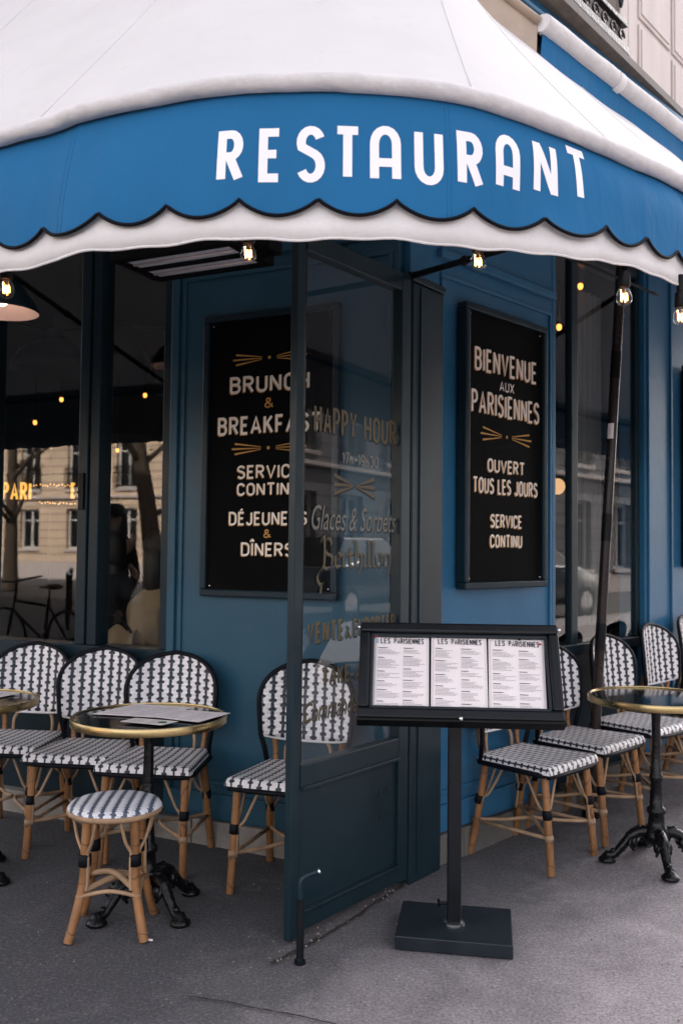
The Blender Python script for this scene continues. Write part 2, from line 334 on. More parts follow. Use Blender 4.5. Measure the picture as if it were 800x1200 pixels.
def ground_mat(name, col, colB, terrace=None, scl=1.0, mixlo=0.42, mixhi=0.62):
    m = bpy.data.materials.new(name); m.use_nodes = True; t = m.node_tree; N = t.nodes; K = t.links; b = N['Principled BSDF']; b.inputs['Roughness'].default_value = 0.85
    tc = N.new('ShaderNodeTexCoord')
    def noise(s, d=6, r=0.6, dist=0.0):
        n = N.new('ShaderNodeTexNoise'); n.inputs['Scale'].default_value = s; n.inputs['Detail'].default_value = d; n.inputs['Roughness'].default_value = r; n.inputs['Distortion'].default_value = dist
        K.new(tc.outputs['Object'], n.inputs['Vector']); return n.outputs[0]
    def rng(x, a, b_, c, d):
        n = N.new('ShaderNodeMapRange'); K.new(x, n.inputs[0]); n.inputs[1].default_value = a; n.inputs[2].default_value = b_; n.inputs[3].default_value = c; n.inputs[4].default_value = d; return n.outputs[0]
    def mix(f, a, b_, bt='MIX'):
        n = N.new('ShaderNodeMix'); n.data_type = 'RGBA'; n.blend_type = bt
        if isinstance(f, float): n.inputs[0].default_value = f
        else: K.new(f, n.inputs[0])
        for i, q in ((6, a), (7, b_)):
            if isinstance(q, tuple): n.inputs[i].default_value = (*q, 1)
            else: K.new(q, n.inputs[i])
        return n.outputs[2]
    c = mix(rng(noise(0.9 * scl, 7, 0.65, 0.6), mixlo, mixhi, 0, 1), col, colB)
    k = tuple(x * 0.55 for x in col)
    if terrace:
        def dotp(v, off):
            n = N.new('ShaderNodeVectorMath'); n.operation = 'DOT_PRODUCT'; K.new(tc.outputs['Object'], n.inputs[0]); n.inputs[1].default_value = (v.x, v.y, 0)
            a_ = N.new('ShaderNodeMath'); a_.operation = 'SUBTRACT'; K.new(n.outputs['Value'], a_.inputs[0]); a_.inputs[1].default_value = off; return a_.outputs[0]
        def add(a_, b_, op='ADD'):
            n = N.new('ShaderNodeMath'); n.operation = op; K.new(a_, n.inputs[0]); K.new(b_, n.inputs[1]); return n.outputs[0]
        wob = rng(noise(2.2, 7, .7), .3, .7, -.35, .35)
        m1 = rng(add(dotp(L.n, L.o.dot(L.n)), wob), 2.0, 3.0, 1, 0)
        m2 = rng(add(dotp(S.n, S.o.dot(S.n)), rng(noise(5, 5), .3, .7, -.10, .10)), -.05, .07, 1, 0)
        c = mix(add(m1, m2, 'MULTIPLY'), c, terrace)  # darker asphalt left of the screen, awning shade painted into its tone
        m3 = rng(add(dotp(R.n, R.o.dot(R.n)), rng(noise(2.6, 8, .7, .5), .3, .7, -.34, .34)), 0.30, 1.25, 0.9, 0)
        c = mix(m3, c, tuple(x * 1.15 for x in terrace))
    c = mix(rng(noise(3.1 * scl, 8, 0.7, 0.9), 0.50, 0.70, 0, 0.36), c, k)
    c = mix(rng(noise(11 * scl, 8, 0.7, 0.4), 0.56, 0.70, 0, 0.45), c, k)              # stains
    c = mix(rng(noise(75, 4, 0.75), 0.52, 0.68, 0, 0.24), c, tuple(min(x * 1.45, 1) for x in col))   # pale grit
    c = mix(rng(noise(55, 4, 0.75), 0.56, 0.70, 0, 0.42), c, tuple(x * 0.4 for x in col))           # dark grit
    vo = N.new('ShaderNodeTexVoronoi'); vo.inputs['Scale'].default_value = 14; K.new(tc.outputs['Object'], vo.inputs['Vector'])
    c = mix(rng(vo.outputs['Distance'], 0.035, 0.06, 0.7, 0), c, (0.42, 0.39, 0.37))  # scattered pale flecks
    gm = N.new('ShaderNodeVectorMath'); gm.operation = 'SCALE'; K.new(c, gm.inputs[0]); K.new(rng(noise(95, 3, .7), .36, .64, .66, 1.34), gm.inputs['Scale']); c = gm.outputs[0]   # asphalt grain
    v2 = N.new('ShaderNodeTexVoronoi'); v2.inputs['Scale'].default_value = 2.3; K.new(tc.outputs['Object'], v2.inputs['Vector'])
    c = mix(rng(v2.outputs['Distance'], 0.028, 0.046, 0.55, 0), c, tuple(x * 0.3 for x in col))      # trodden gum
    K.new(c, b.inputs['Base Color'])
    bp = N.new('ShaderNodeBump'); bp.inputs['Strength'].default_value = 0.5; bp.inputs['Distance'].default_value = 0.006
    ad = N.new('ShaderNodeMath'); ad.operation = 'ADD'; K.new(noise(140, 3), ad.inputs[0]); K.new(noise(9, 5), ad.inputs[1]); K.new(ad.outputs[0], bp.inputs['Height']); K.new(bp.outputs[0], b.inputs['Normal'])
    return m
M['pavement'] = ground_mat('pavement_asphalt', (0.295, 0.266, 0.274), (0.365, 0.330, 0.338), terrace=(0.056, 0.055, 0.059))  # terrace tone: dark asphalt with the awning's shade mixed into the colour
M['road'] = ground_mat('road_asphalt', (0.055, 0.053, 0.052), (0.075, 0.070, 0.068))
M['kerb'] = mat('granite_kerb', (0.28, 0.26, 0.25), 0.8, var=0.2, bump=0.2)
M['crack'] = mat('crack', (0.035, 0.03, 0.028), 0.95, var=.4, scale=30)

def block_stone(name, col, pitch=0.36, dark=0.30):
    m = mat(name, col, 0.85, var=0.12, scale=1.2, bump=0.15, bscale=20); t = m.node_tree; N = t.nodes; K = t.links; b = N['Principled BSDF']
    src = b.inputs['Base Color'].links[0].from_socket
    tc = N.new('ShaderNodeTexCoord'); sp = N.new('ShaderNodeSeparateXYZ'); K.new(tc.outputs['Object'], sp.inputs[0])
    a = N.new('ShaderNodeMath'); a.operation = 'DIVIDE'; K.new(sp.outputs[2], a.inputs[0]); a.inputs[1].default_value = pitch
    f = N.new('ShaderNodeMath'); f.operation = 'FRACT'; K.new(a.outputs[0], f.inputs[0])
    l = N.new('ShaderNodeMath'); l.operation = 'LESS_THAN'; K.new(f.outputs[0], l.inputs[0]); l.inputs[1].default_value = 0.14
    s = N.new('ShaderNodeMath'); s.operation = 'MULTIPLY'; K.new(l.outputs[0], s.inputs[0]); s.inputs[1].default_value = 0.75
    mx = N.new('ShaderNodeMix'); mx.data_type = 'RGBA'; mx.inputs[7].default_value = (col[0] * dark, col[1] * dark, col[2] * dark, 1); K.new(s.outputs[0], mx.inputs[0]); K.new(src, mx.inputs[6]); K.new(mx.outputs[2], b.inputs['Base Color'])
    return m
M['ashlar_shaded'] = block_stone('shaded_ashlar', (0.20, 0.20, 0.215))  # pale ashlar darkened and cooled, the house's shade put into its colour
M['ashlar'] = block_stone('ashlar', (0.78, 0.60, 0.44))

# ------------------------------------------------------------------ lettering
def arc(cx, cy, rx, ry, a0, a1, n=9):
    return [(cx + rx * cos(radians(a0 + (a1 - a0) * i / n)), cy + ry * sin(radians(a0 + (a1 - a0) * i / n))) for i in range(n + 1)]
GL = {
 'A': (.62, [[(0, 0), (.31, 1), (.62, 0)], [(.11, .30), (.51, .30)]]),
 '^': (.52, [[(0, 0), (0, .72)] + arc(.26, .72, .26, .28, 180, 0) + [(.52, .72), (.52, 0)], [(0, .33), (.52, .33)]]),
 'B': (.52, [[(0, 0), (0, 1), (.28, 1)] + arc(.28, .77, .21, .23, 90, -90) + [(0, .54)], [(0, .54), (.28, .54)] + arc(.28, .27, .24, .27, 90, -90) + [(0, 0)]]),
 'C': (.52, [arc(.27, .70, .27, .30, 15, 180) + arc(.27, .30, .27, .30, 180, 345)]),
 'D': (.54, [[(0, 0), (0, 1), (.24, 1)] + arc(.24, .70, .30, .30, 90, 0) + arc(.24, .30, .30, .30, 0, -90) + [(0, 0)]]),
 'E': (.42, [[(.42, 1), (0, 1), (0, 0), (.42, 0)], [(0, .52), (.36, .52)]]),
 'F': (.42, [[(.42, 1), (0, 1), (0, 0)], [(0, .50), (.36, .50)]]),
 'H': (.54, [[(0, 0), (0, 1)], [(.54, 0), (.54, 1)], [(0, .5), (.54, .5)]]),
 'I': (.0, [[(0, 0), (0, 1)]]),
 'J': (.40, [[(.40, 1), (.40, .24)] + arc(.20, .24, .20, .24, 0, -170)]),
 'K': (.52, [[(0, 0), (0, 1)], [(.48, 1), (.02, .42)], [(.16, .60), (.52, 0)]]),
 'L': (.40, [[(0, 1), (0, 0), (.40, 0)]]),
 'M': (.68, [[(0, 0), (0, 1)], [(.68, 0), (.68, 1)], [(.02, .97), (.34, .25), (.66, .97)]]),
 'N': (.54, [[(0, 0), (0, 1)], [(.54, 0), (.54, 1)], [(.015, .97), (.525, .03)]]),
 'O': (.54, [arc(.27, .70, .27, .30, 0, 180) + arc(.27, .30, .27, .30, 180, 360) + [(.54, .70)]]),
 'P': (.50, [[(0, 0), (0, 1), (.26, 1)] + arc(.26, .74, .24, .26, 90, -90) + [(0, .48)]]),
 'R': (.52, [[(0, 0), (0, 1), (.27, 1)] + arc(.27, .75, .23, .25, 90, -90) + [(0, .50)], [(.24, .49), (.52, 0)]]),
 'S': (.50, [arc(.25, .75, .25, .25, 20, 205, 10) + arc(.25, .26, .25, .26, 65, -155, 12)]),
 'T': (.54, [[(0, 1), (.54, 1)], [(.27, 1), (.27, 0)]]),
 'U': (.52, [[(0, 1), (0, .27)] + arc(.26, .27, .26, .27, 180, 360) + [(.52, 1)]]),
 'V': (.60, [[(0, 1), (.30, 0), (.60, 1)]]),
 'W': (.86, [[(0, 1), (.20, 0), (.43, .85), (.66, 0), (.86, 1)]]),
 'X': (.56, [[(0, 0), (.56, 1)], [(0, 1), (.56, 0)]]),
 'Y': (.58, [[(0, 1), (.29, .45), (.58, 1)], [(.29, .45), (.29, 0)]]),
 '1': (.22, [[(0, .78), (.2, 1), (.2, 0)]]),
 '3': (.46, [arc(.22, .76, .22, .24, 150, -80, 9) + arc(.22, .27, .25, .27, 80, -150, 10)]),
 '7': (.46, [[(0, 1), (.46, 1), (.14, 0)]]),
 '9': (.48, [arc(.24, .70, .24, .30, 360, 0, 14) + [(.48, .3)] + arc(.24, .25, .24, .25, 0, -140)]),
 '0': (.50, [arc(.25, .70, .25, .30, 0, 180) + arc(.25, .30, .25, .30, 180, 360) + [(.50, .70)]]),
 'h': (.36, [[(0, 0), (0, .8)], [(0, .35)] + arc(.18, .35, .18, .17, 180, 0) + [(.36, 0)]]),
 '-': (.26, [[(0, .45), (.26, .45)]]),
 '&': (.60, [[(.60, 0), (.14, .66)] + arc(.26, .79, .14, .18, 200, -20, 8) + [(.36, .66), (.08, .38)] + arc(.22, .22, .20, .22, 150, 300, 8) + [(.42, .12), (.56, .42)]]),
 'À': (.40, [[(0, 0), (.20, .72), (.40, 0)], [(.07, .24), (.33, .24)], [(.10, 1.02), (.24, .86)]]),
 'É': (.42, [[(.42, 1), (0, 1), (0, 0), (.42, 0)], [(0, .52), (.36, .52)], [(.14, 1.17), (.30, 1.32)]]),
 'Î': (.0, [[(0, 0), (0, 1)], [(-.14, 1.17), (0, 1.32), (.14, 1.17)]]),
 ' ': (.16, []),
}
def ribbon(mb, pts, hw, place, k, nib=None):
    """a flat painted stroke; place(x, y, k) puts it on its surface"""
    n = len(pts); Lp = []; Rp = []
    for i in range(n):
        if nib is not None: ox, oy = nib
        else:
            a = pts[max(i - 1, 0)]; p = pts[i]; b = pts[min(i + 1, n - 1)]
            d1 = (p[0] - a[0], p[1] - a[1]); d2 = (b[0] - p[0], b[1] - p[1])
            l1 = sqrt(d1[0] ** 2 + d1[1] ** 2); l2 = sqrt(d2[0] ** 2 + d2[1] ** 2)
            if l1 < 1e-9: d1, l1 = d2, l2
            if l2 < 1e-9: d2, l2 = d1, l1
            if l1 < 1e-9: continue
            n1 = (-d1[1] / l1, d1[0] / l1); n2 = (-d2[1] / l2, d2[0] / l2)
            mx, my = n1[0] + n2[0], n1[1] + n2[1]; q = mx * mx + my * my
            if q < 1e-6: ox, oy = n1[0] * hw, n1[1] * hw
            else:
                s_ = min(2 / q, 1.9); ox, oy = mx * s_ * hw, my * s_ * hw
        Lp.append((pts[i][0] + ox, pts[i][1] + oy)); Rp.append((pts[i][0] - ox, pts[i][1] - oy))
    vv = [place(x, y, k) for x, y in Lp] + [place(x, y, k) for x, y in Rp]; m_ = len(Lp)
    mb.add(vv, [(i, i + 1, m_ + i + 1, m_ + i) for i in range(m_ - 1)])
def sub(pts, step):
    out = [pts[0]]
    for a, b in zip(pts, pts[1:]):
        d = sqrt((b[0] - a[0]) ** 2 + (b[1] - a[1]) ** 2); k = max(1, int(d / step))
        for i in range(1, k + 1): out.append((a[0] + (b[0] - a[0]) * i / k, a[1] + (b[1] - a[1]) * i / k))
    return out
def letters(mb, text, x0, x1, y0, h, stroke, place, k0=0, slope=0.0, step=None):
    """caps from x0 to x1, baseline y0, cap height h"""
    hh = h - stroke; n_ = len(text); g = 0.15
    tot = sum(GL[c][0] for c in text) + g * (n_ - 1)
    sx = (x1 - x0 - n_ * stroke) / tot if tot else 1
    gap = g + stroke / sx
    x = 0.0; k = k0
    for c in text:
        wd, st = GL[c]
        for s_ in st:
            pts = [(x0 + stroke / 2 + (x + px) * sx, y0 + stroke / 2 + py * hh + slope * (x + px) * sx) for px, py in s_]
            if step: pts = sub(pts, step)
            ribbon(mb, pts, stroke / 2, place, k); k += 1
        x += wd + gap
def rays(mb, cx, cy, w_, place, k0=0, h=0.05, dot=True):
    """the three-ray ornament on both sides of a dot"""
    k = k0
    for sg in (-1, 1):
        for j in (-1, 0, 1):
            a = (cx + sg * w_ * 0.10, cy + j * 0.006); b = (cx + sg * w_ * (0.5 if j == 0 else 0.46), cy + j * h / 2)
            nx, ny = 0, 1
            vv = [(a[0], a[1] + .0012), (b[0], b[1] + .0045), (b[0], b[1] - .0045), (a[0], a[1] - .0012)]
            mb.add([place(x, y, k) for x, y in vv], [(0, 1, 2, 3)]); k += 1
    if dot:
        pts = [(cx + .008 * cos(2 * pi * i / 10), cy + .008 * sin(2 * pi * i / 10)) for i in range(10)]
        mb.add([place(x, y, k) for x, y in pts], [tuple(range(10))])
BL = {  # blackletter strokes for a broad nib, x-height 1
 'B': (1.0, [[(.05, 1.75), (.25, 2.15), (.32, 1.5), (.28, .15), (.05, -.15)], [(.28, 1.8), (.62, 2.0), (.78, 1.6), (.42, 1.05), (.85, .75), (.8, .2), (.5, -.05), (.2, .12)], [(.05, -.15), (-.18, -.6), (0, -1.1), (.25, -1.0)], [(.1, -1.2), (.05, -1.7)]]),
 'e': (.55, [[(.1, .45), (.48, .72), (.4, .95), (.28, 1), (.08, .8), (.08, .2), (.27, 0), (.48, .2)]]),
 'r': (.50, [[(.0, .9), (.12, .82), (.12, .15), (.26, 0)], [(.14, .72), (.34, .98), (.48, .84)]]),
 't': (.42, [[(.12, 1.4), (.12, .18), (.28, 0), (.38, .12)], [(-.04, .95), (.36, .95)]]),
 'h': (.66, [[(.0, 1.85), (.12, 1.75), (.12, .15), (.24, 0)], [(.14, .72), (.42, .98), (.56, .8), (.56, .1), (.40, -.55)]]),
 'i': (.34, [[(.0, .95), (.12, .85), (.12, .15), (.27, 0)], [(.06, 1.3), (.18, 1.38)]]),
 'l': (.34, [[(.0, 1.85), (.12, 1.75), (.12, .15), (.27, 0)]]),
 'o': (.58, [[(.28, 1), (.08, .8), (.08, .2), (.28, 0), (.48, .2), (.48, .8), (.28, 1)]]),
 'n': (.66, [[(.0, .95), (.12, .85), (.12, .15), (.24, 0)], [(.14, .72), (.42, .98), (.56, .8), (.56, .1), (.42, -.6)]]),
}
def script(mb, text, x0, x1, y0, size, shear, place, k=0):
    cu = bpy.data.curves.new('tmp', 'FONT'); cu.body = text; cu.size = size; cu.shear = shear; cu.resolution_u = 3
    ob = bpy.data.objects.new('tmp', cu); COL.objects.link(ob)
    dg = bpy.context.evaluated_depsgraph_get(); me = bpy.data.meshes.new_from_object(ob.evaluated_get(dg))
    xs = [v.co.x for v in me.vertices]; a, b = min(xs), max(xs); s_ = (x1 - x0) / (b - a)
    mb.add([place(x0 + (v.co.x - a) * s_, y0 + v.co.y, k) for v in me.vertices], [tuple(p.vertices) for p in me.polygons])
    bpy.data.objects.remove(ob); bpy.data.curves.remove(cu); bpy.data.meshes.remove(me)
# ================================================================== GROUND
def edge_line(n, far=26.0, step=0.35):
    """polyline at distance n in front of both facades, left end to right end"""
    # mitre point of both offset lines
    a = L.w(0, n, 0); b = R.w(0, n, 0)
    den = L.u.x * R.u.y - L.u.y * R.u.x
    d = b - a; s = (d.x * R.u.y - d.y * R.u.x) / den
    mp = a + L.u * s; t = (mp - b).dot(R.u)
    return mp, s, t
def strip(n0, n1, z, name, m, rows=8, far=26.0):
    mb = MB(); m0, s0, t0 = edge_line(n0); m1, s1, t1 = edge_line(n1); K_ = 60
    pa, pb = [], []
    for i in range(K_, 0, -1):
        f = i / K_; pa.append(m0 + L.u * (far - s0) * f * f); pb.append(m1 + L.u * (far - s1) * f * f)
    for i in range(K_ + 1):
        f = i / K_; pa.append(m0 + R.u * (far - t0) * f * f); pb.append(m1 + R.u * (far - t1) * f * f)
    N_ = len(pa) - 1
    def fn(a, b):
        i = round(a * N_); p = pa[i].lerp(pb[i], b); return Vector((p.x, p.y, gz(p.x, p.y) + z))
    mb.grid(fn, N_, rows); o = mb.build(name, m, smooth=True); o['kind'] = 'structure'; return o
mb = MB()
mb.grid(lambda a, b: (lambda x, y: Vector((x, y, gz(x, y) - 0.135)))((a - .5) * 260, (b - .5) * 260), 130, 130)
mb.build('road', M['road'], smooth=True)['kind'] = 'structure'
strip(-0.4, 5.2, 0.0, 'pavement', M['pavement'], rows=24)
# kerb: a real step down to the road
mb = MB(); m0, s0, t0 = edge_line(5.2); m1, s1, t1 = edge_line(5.4)
line0 = [m0 + L.u * 24, m0] + [m0 + R.u * (i * .8) for i in range(1, 30)]; line1 = [m1 + L.u * 24, m1] + [m1 + R.u * (i * .8) for i in range(1, 30)]
for a, b, c, d in zip(line0, line0[1:], line1[1:], line1):
    q = [a, b, c, d]; mb.hexa([Vector((p.x, p.y, gz(p.x, p.y) - .2)) for p in q] + [Vector((p.x, p.y, gz(p.x, p.y) + .006)) for p in q])
mb.build('kerb', M['kerb'], bevel=0.01)['kind'] = 'structure'
random.seed(3)
def crackline(pts, w0, name, z=0.008):
    p = smooth_path([(x, y, 0) for x, y in pts], 8); mb = MB(); vv = []
    for i, q in enumerate(p):
        t = (p[min(i + 1, len(p) - 1)] - p[max(i - 1, 0)]).normalized(); s_ = Vector((-t.y, t.x, 0)); w_ = w0 * random.uniform(.4, 1.2)
        j = Vector((random.uniform(-1, 1), random.uniform(-1, 1), 0)) * w0 * .5
        for e in (-1, 1): v = q + s_ * w_ * e + j; vv.append(Vector((v.x, v.y, gz(v.x, v.y) + z)))
    mb.add(vv, [(2 * i, 2 * i + 1, 2 * i + 3, 2 * i + 2) for i in range(len(p) - 1)]); mb.build(name, M['crack'])['kind'] = 'structure'
crackline([(-0.46, 2.93), (-0.44, 2.925), (-0.347, 2.90), (-0.243, 2.86), (-0.138, 2.826), (-0.022, 2.779), (.1, 2.72)], 0.004, 'pavement_crack')
crackline([(-0.22, 3.165), (-0.175, 3.22), (-0.128, 3.29), (0.006, 3.47), (0.141, 3.69), (0.253, 3.874), (0.405, 4.13)], 0.009, 'gutter_dirt', 0.009)
mb = MB()
for i in range(46):
    t = random.random(); p = Vector((-0.22, 3.165, 0)).lerp(Vector((0.36, 4.06, 0)), t) + Vector((random.gauss(0, .025), random.gauss(0, .025), .012))
    mb.ball(p, random.uniform(.0015, .005), 6)
for i in range(60):
    x, y = random.uniform(-1.2, 2.0), random.uniform(2.6, 4.2); mb.ball((x, y, gz(x, y) + .006), random.uniform(.0015, .004), 6)
o = mb.build('grit', mat('grit', (0.20, 0.17, 0.14), .9, var=.5, scale=40)); o['kind'] = 'stuff'
mb = MB(); mb.tube([(-0.683, 3.343, .008), (-0.655, 3.337, .008)], .004, 8)
tag(mb.build('cigarette_butt', M['paper']), 'small white cigarette butt on the dark asphalt in front of the rattan stool', 'litter')

# ================================================================== THE RESTAURANT BUILDING
B = thing('restaurant_building', 'corner building with blue painted restaurant front and cream stone storey above', 'building', tuple(L.o))
ZT = 3.62                     # top of the shop front openings
def pnl(F, u0, u1, z0, z1, name, m, n0=-0.14, n1=0.0):
    MB().fbox(F, u0, u1, n0, n1, z0, z1).build(name, m, B, bevel=0.004)
# --- left facade: painted wall, window, wall further away
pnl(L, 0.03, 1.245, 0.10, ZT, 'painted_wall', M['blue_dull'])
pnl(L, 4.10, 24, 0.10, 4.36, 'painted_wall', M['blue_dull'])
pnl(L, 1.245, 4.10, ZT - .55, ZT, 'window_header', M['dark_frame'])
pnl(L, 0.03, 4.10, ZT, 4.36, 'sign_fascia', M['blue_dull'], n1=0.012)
def moulding(F, u0, u1, z0, z1, w_, h, name, m, n=0.0):
    mb = MB()
    mb.fbox(F, u0, u1, n, n + h, z1 - w_, z1); mb.fbox(F, u0, u1, n, n + h, z0, z0 + w_)
    mb.fbox(F, u0, u0 + w_, n, n + h, z0 + w_, z1 - w_); mb.fbox(F, u1 - w_, u1, n, n + h, z0 + w_, z1 - w_)
    return mb.build(name, m, B, bevel=0.004)
moulding(L, 0.06, 1.185, 0.28, 2.745, 0.022, 0.012, 'panel_moulding', M['blue_dull'])
MB().fbox(L, 0.03, 1.25, 0, .03, 2.80, 2.845).build('wall_moulding', M['blue_dull'], B, bevel=.006)
MB().fbox(L, 0.03, 1.245, 0, .018, 0.118, 0.24).build('skirting', M['blue_dull'], B, bevel=.005)
MB().fbox(L, 1.20, 1.245, 0, .02, 0.24, ZT).build('corner_bead', M['blue_dull'], B, bevel=.006)
random.seed(5)
u = 0.03
while u < 4.1:
    wv = random.uniform(.26, .42); MB().fbox(L, u + .002, min(u + wv, 4.1) - .002, -.1, .035 + random.uniform(-.004, .004), -.05, .112 + random.uniform(-.006, .004)).build('plinth_block', M['pale_plinth'], B, bevel=.006); u += wv
# left window: frame, posts, panes, sill panel
WZ0, WZ1 = 0.90, 3.07
wl = MB().fbox(L, 1.245, 1.30, -.12, .0, WZ0, WZ1).build('window_frame', M['dark_frame'], B, bevel=.004)
MB().fbox(L, 1.245, 4.10, -.13, .02, 0.80, 0.90).build('window_sill', M['dark_frame'], wl, bevel=.006)
MB().fbox(L, 1.245, 4.10, -.12, -.02, 0.11, 0.80).build('window_apron', M['dark_frame'], wl, bevel=.004)
for a, b, n1 in ((1.695, 1.757, 0.005), (1.764, 1.825, .014), (2.455, 2.51, .005), (3.05, 3.12, .005), (3.2, 3.26, .0), (4.04, 4.10, 0)):
    MB().fbox(L, a, b, -.10, n1, WZ0, WZ1).build('window_post', M['dark_frame'], wl, bevel=.006)
mb = MB(); mb.fbox(L, 1.775, 1.808, .014, .030, 1.60, 1.79); mb.ball(L.w(1.805, .032, 1.69), .006); mb.build('window_latch', M['black'], wl, bevel=.003)
for a, b in ((1.30, 1.695), (1.825, 2.455), (2.51, 3.05), (3.26, 4.04)):
    mb = MB(); mb.add([L.w(a, -.045, WZ0), L.w(b, -.045, WZ0), L.w(b, -.045, WZ1), L.w(a, -.045, WZ1)], [(0, 1, 2, 3)]); mb.build('pane', M['pane'], wl, normals=False)
# --- right facade
pnl(R, CR + .03, 1.0, 0.12, ZT, 'painted_wall', M['blue'])
pnl(R, 1.0, 2.03, 3.10, ZT, 'window_header', M['dark_frame'])
pnl(R, 2.03, 2.43, 0.12, ZT, 'painted_pilaster', M['blue'], n1=0.03)
pnl(R, 2.43, 24, 0.12, ZT, 'painted_wall', M['blue'])
pnl(R, CR + .03, 24, ZT, 4.335, 'sign_fascia', M['blue'], n1=0.02)
MB().fbox(R, CR, 24, .02, .05, 4.235, 4.265).build('fascia_moulding', M['blue'], B, bevel=.008)
moulding(R, 0.02, 0.985, 0.30, 2.69, 0.020, 0.012, 'panel_moulding', M['blue'])
MB().fbox(R, .0, 1.0, 0, .03, 2.755, 2.80).build('wall_moulding', M['blue'], B, bevel=.006)
MB().fbox(R, 0, 1.0, 0, .02, 0.135, 0.255).build('skirting', M['blue'], B, bevel=.005)
MB().fbox(R, 2.06, 2.08, .03, .045, 0.3, ZT).build('corner_bead', M['blue'], B, bevel=.004)
MB().fbox(R, 2.38, 2.40, .03, .045, 0.3, ZT).build('corner_bead', M['blue'], B, bevel=.004)
u = -.15
while u < 4.6:
    wv = random.uniform(.3, .5); p = R.w(u, 0, 0); MB().fbox(R, u + .002, u + wv - .002, -.1, .03 + random.uniform(-.003, .003), -.05, .128 + gz(p.x, p.y)).build('plinth_block', M['plinth'], B, bevel=.006); u += wv
wr = MB().fbox(R, 1.0, 1.035, -.12, .004, 0.9, 3.10).build('window_frame', M['blue'], B, bevel=.005)
MB().fbox(R, 1.045, 2.03, -.12, -.02, 0.12, 0.84).build('window_apron', M['dark_frame'], wr, bevel=.004)
MB().fbox(R, 1.045, 2.03, -.13, .01, 0.84, 0.90).build('window_sill', M['dark_frame'], wr, bevel=.006)
for a, b, n1 in ((1.20, 1.27, .004), (1.985, 2.03, -.002)): MB().fbox(R, a, b, -.035, n1, 0.9, 3.10).build('window_post', M['dark_frame'], wr, bevel=.006)
for a, b in ((1.035, 1.20), (1.27, 1.985)):
    mb = MB(); mb.add([R.w(a, -.018, .9), R.w(b, -.018, .9), R.w(b, -.018, 3.1), R.w(a, -.018, 3.1)], [(0, 1, 2, 3)]); mb.build('pane', M['pane'], wr, normals=False)
mb = MB(); mb.grid(lambda a, b: R.w(1.72 + .36 * a, -.30 + .018 * sin(a * 34), .95 + 2.1 * b), 60, 2); mb.build('curtain', M['curtain'], wr, smooth=True)
# --- zinc ledge and the stone storeys
for F, u0, u1 in ((R2, -1.42, 23), (L, .0, 24)):
    mb = MB(); prof = [(-.3, 4.33), (.04, 4.325), (.075, 4.335), (.10, 4.34), (.102, 4.385), (.08, 4.395), (-.3, 4.42)]
    for a, b in zip(prof, prof[1:]): mb.add([F.w(u0, a[0], a[1]), F.w(u1, a[0], a[1]), F.w(u1, b[0], b[1]), F.w(u0, b[0], b[1])], [(0, 1, 2, 3)])
    mb.build('zinc_ledge', M['zinc'], B, normals=False)
def wall_strip(F, u0, u1, z0, z1, n0=-.45, n1=0.0): MB().fbox(F, u0, u1, n0, n1, z0, z1).build('stone_wall', M['stone'], B, bevel=.004)
wall_strip(R2, -1.40, -.26, 4.40, 7.6); wall_strip(R2, .60, 23, 4.40, 7.6); wall_strip(R2, -.26, .60, 7.0, 7.6); wall_strip(R2, -1.40, 23, 7.6, 14)
wall_strip(L, .05, 24, 4.40, 14)
def panel(u0, u1, z0, z1):
    MB().fbox(R2, u0, u1, .0005, .012, z0, z1).build('stone_panel', M['stone'], B, bevel=.006)
    MB().fbox(R2, u0 + .028, u1 - .028, .0125, .019, z0 + .028, z1 - .028).build('stone_panel', M['stone'], B, bevel=.005)
for u0, u1 in ((.915, 1.435), (1.475, 2.60), (2.64, 3.76)):
    panel(u0, u1, 4.43, 4.785); panel(u0, u1, 4.825, 5.60); panel(u0, u1, 5.64, 7.3)
MB().fbox(R2, .60, .72, 0, .022, 4.41, 7.3).build('window_architrave', M['stone'], B, bevel=.008)
MB().fbox(R2, .745, .875, 0, .014, 4.41, 7.3).build('stone_strip', M['stone'], B, bevel=.005)
MB().fbox(R2, -.38, -.26, 0, .022, 4.41, 7.3).build('window_architrave', M['stone'], B, bevel=.008)
fw_ = MB().fbox(R2, -.26, .60, -.24, -.20, 4.41, 7.0).build('french_window', M['white_paint'], B)
for a in (-.20, .21):
    mb = MB(); mb.add([R2.w(a, -.195, 4.9), R2.w(a + .34, -.195, 4.9), R2.w(a + .34, -.195, 6.9), R2.w(a, -.195, 6.9)], [(0, 1, 2, 3)]); mb.build('pane', M['pane'], fw_, normals=False)
zb = 4.46
ro = MB().fbox(R2, -.30, .63, .0, .07, zb + .92, zb + .97).build('balcony_railing', M['iron'], B, bevel=.004)
for z0, z1, n0, n1 in ((-.03, .02, .01, .07), (.15, .18, .02, .06), (.76, .785, .03, .055)): MB().fbox(R2, -.30, .63, n0, n1, zb + z0, zb + z1).build('railing_bar', M['iron'], ro, bevel=.004)
for i in range(8):
    uc = -.25 + i * .118
    pts = [R2.w(uc + .048 * cos(t * .35) * (1 - t / 40), .04, zb + .47 + .27 * sin(t * .35) * (1 - t / 60)) for t in range(24)]
    MB().tube(pts, .009, 6).build('scroll', M['iron'], ro, smooth=True)
    pts = [R2.w(uc + .044 * cos(t * .5) * (1 - t / 18), .04, zb + .085 + .044 * sin(t * .5) * (1 - t / 18)) for t in range(15)]
    MB().tube(pts, .008, 6).build('scroll', M['iron'], ro, smooth=True)
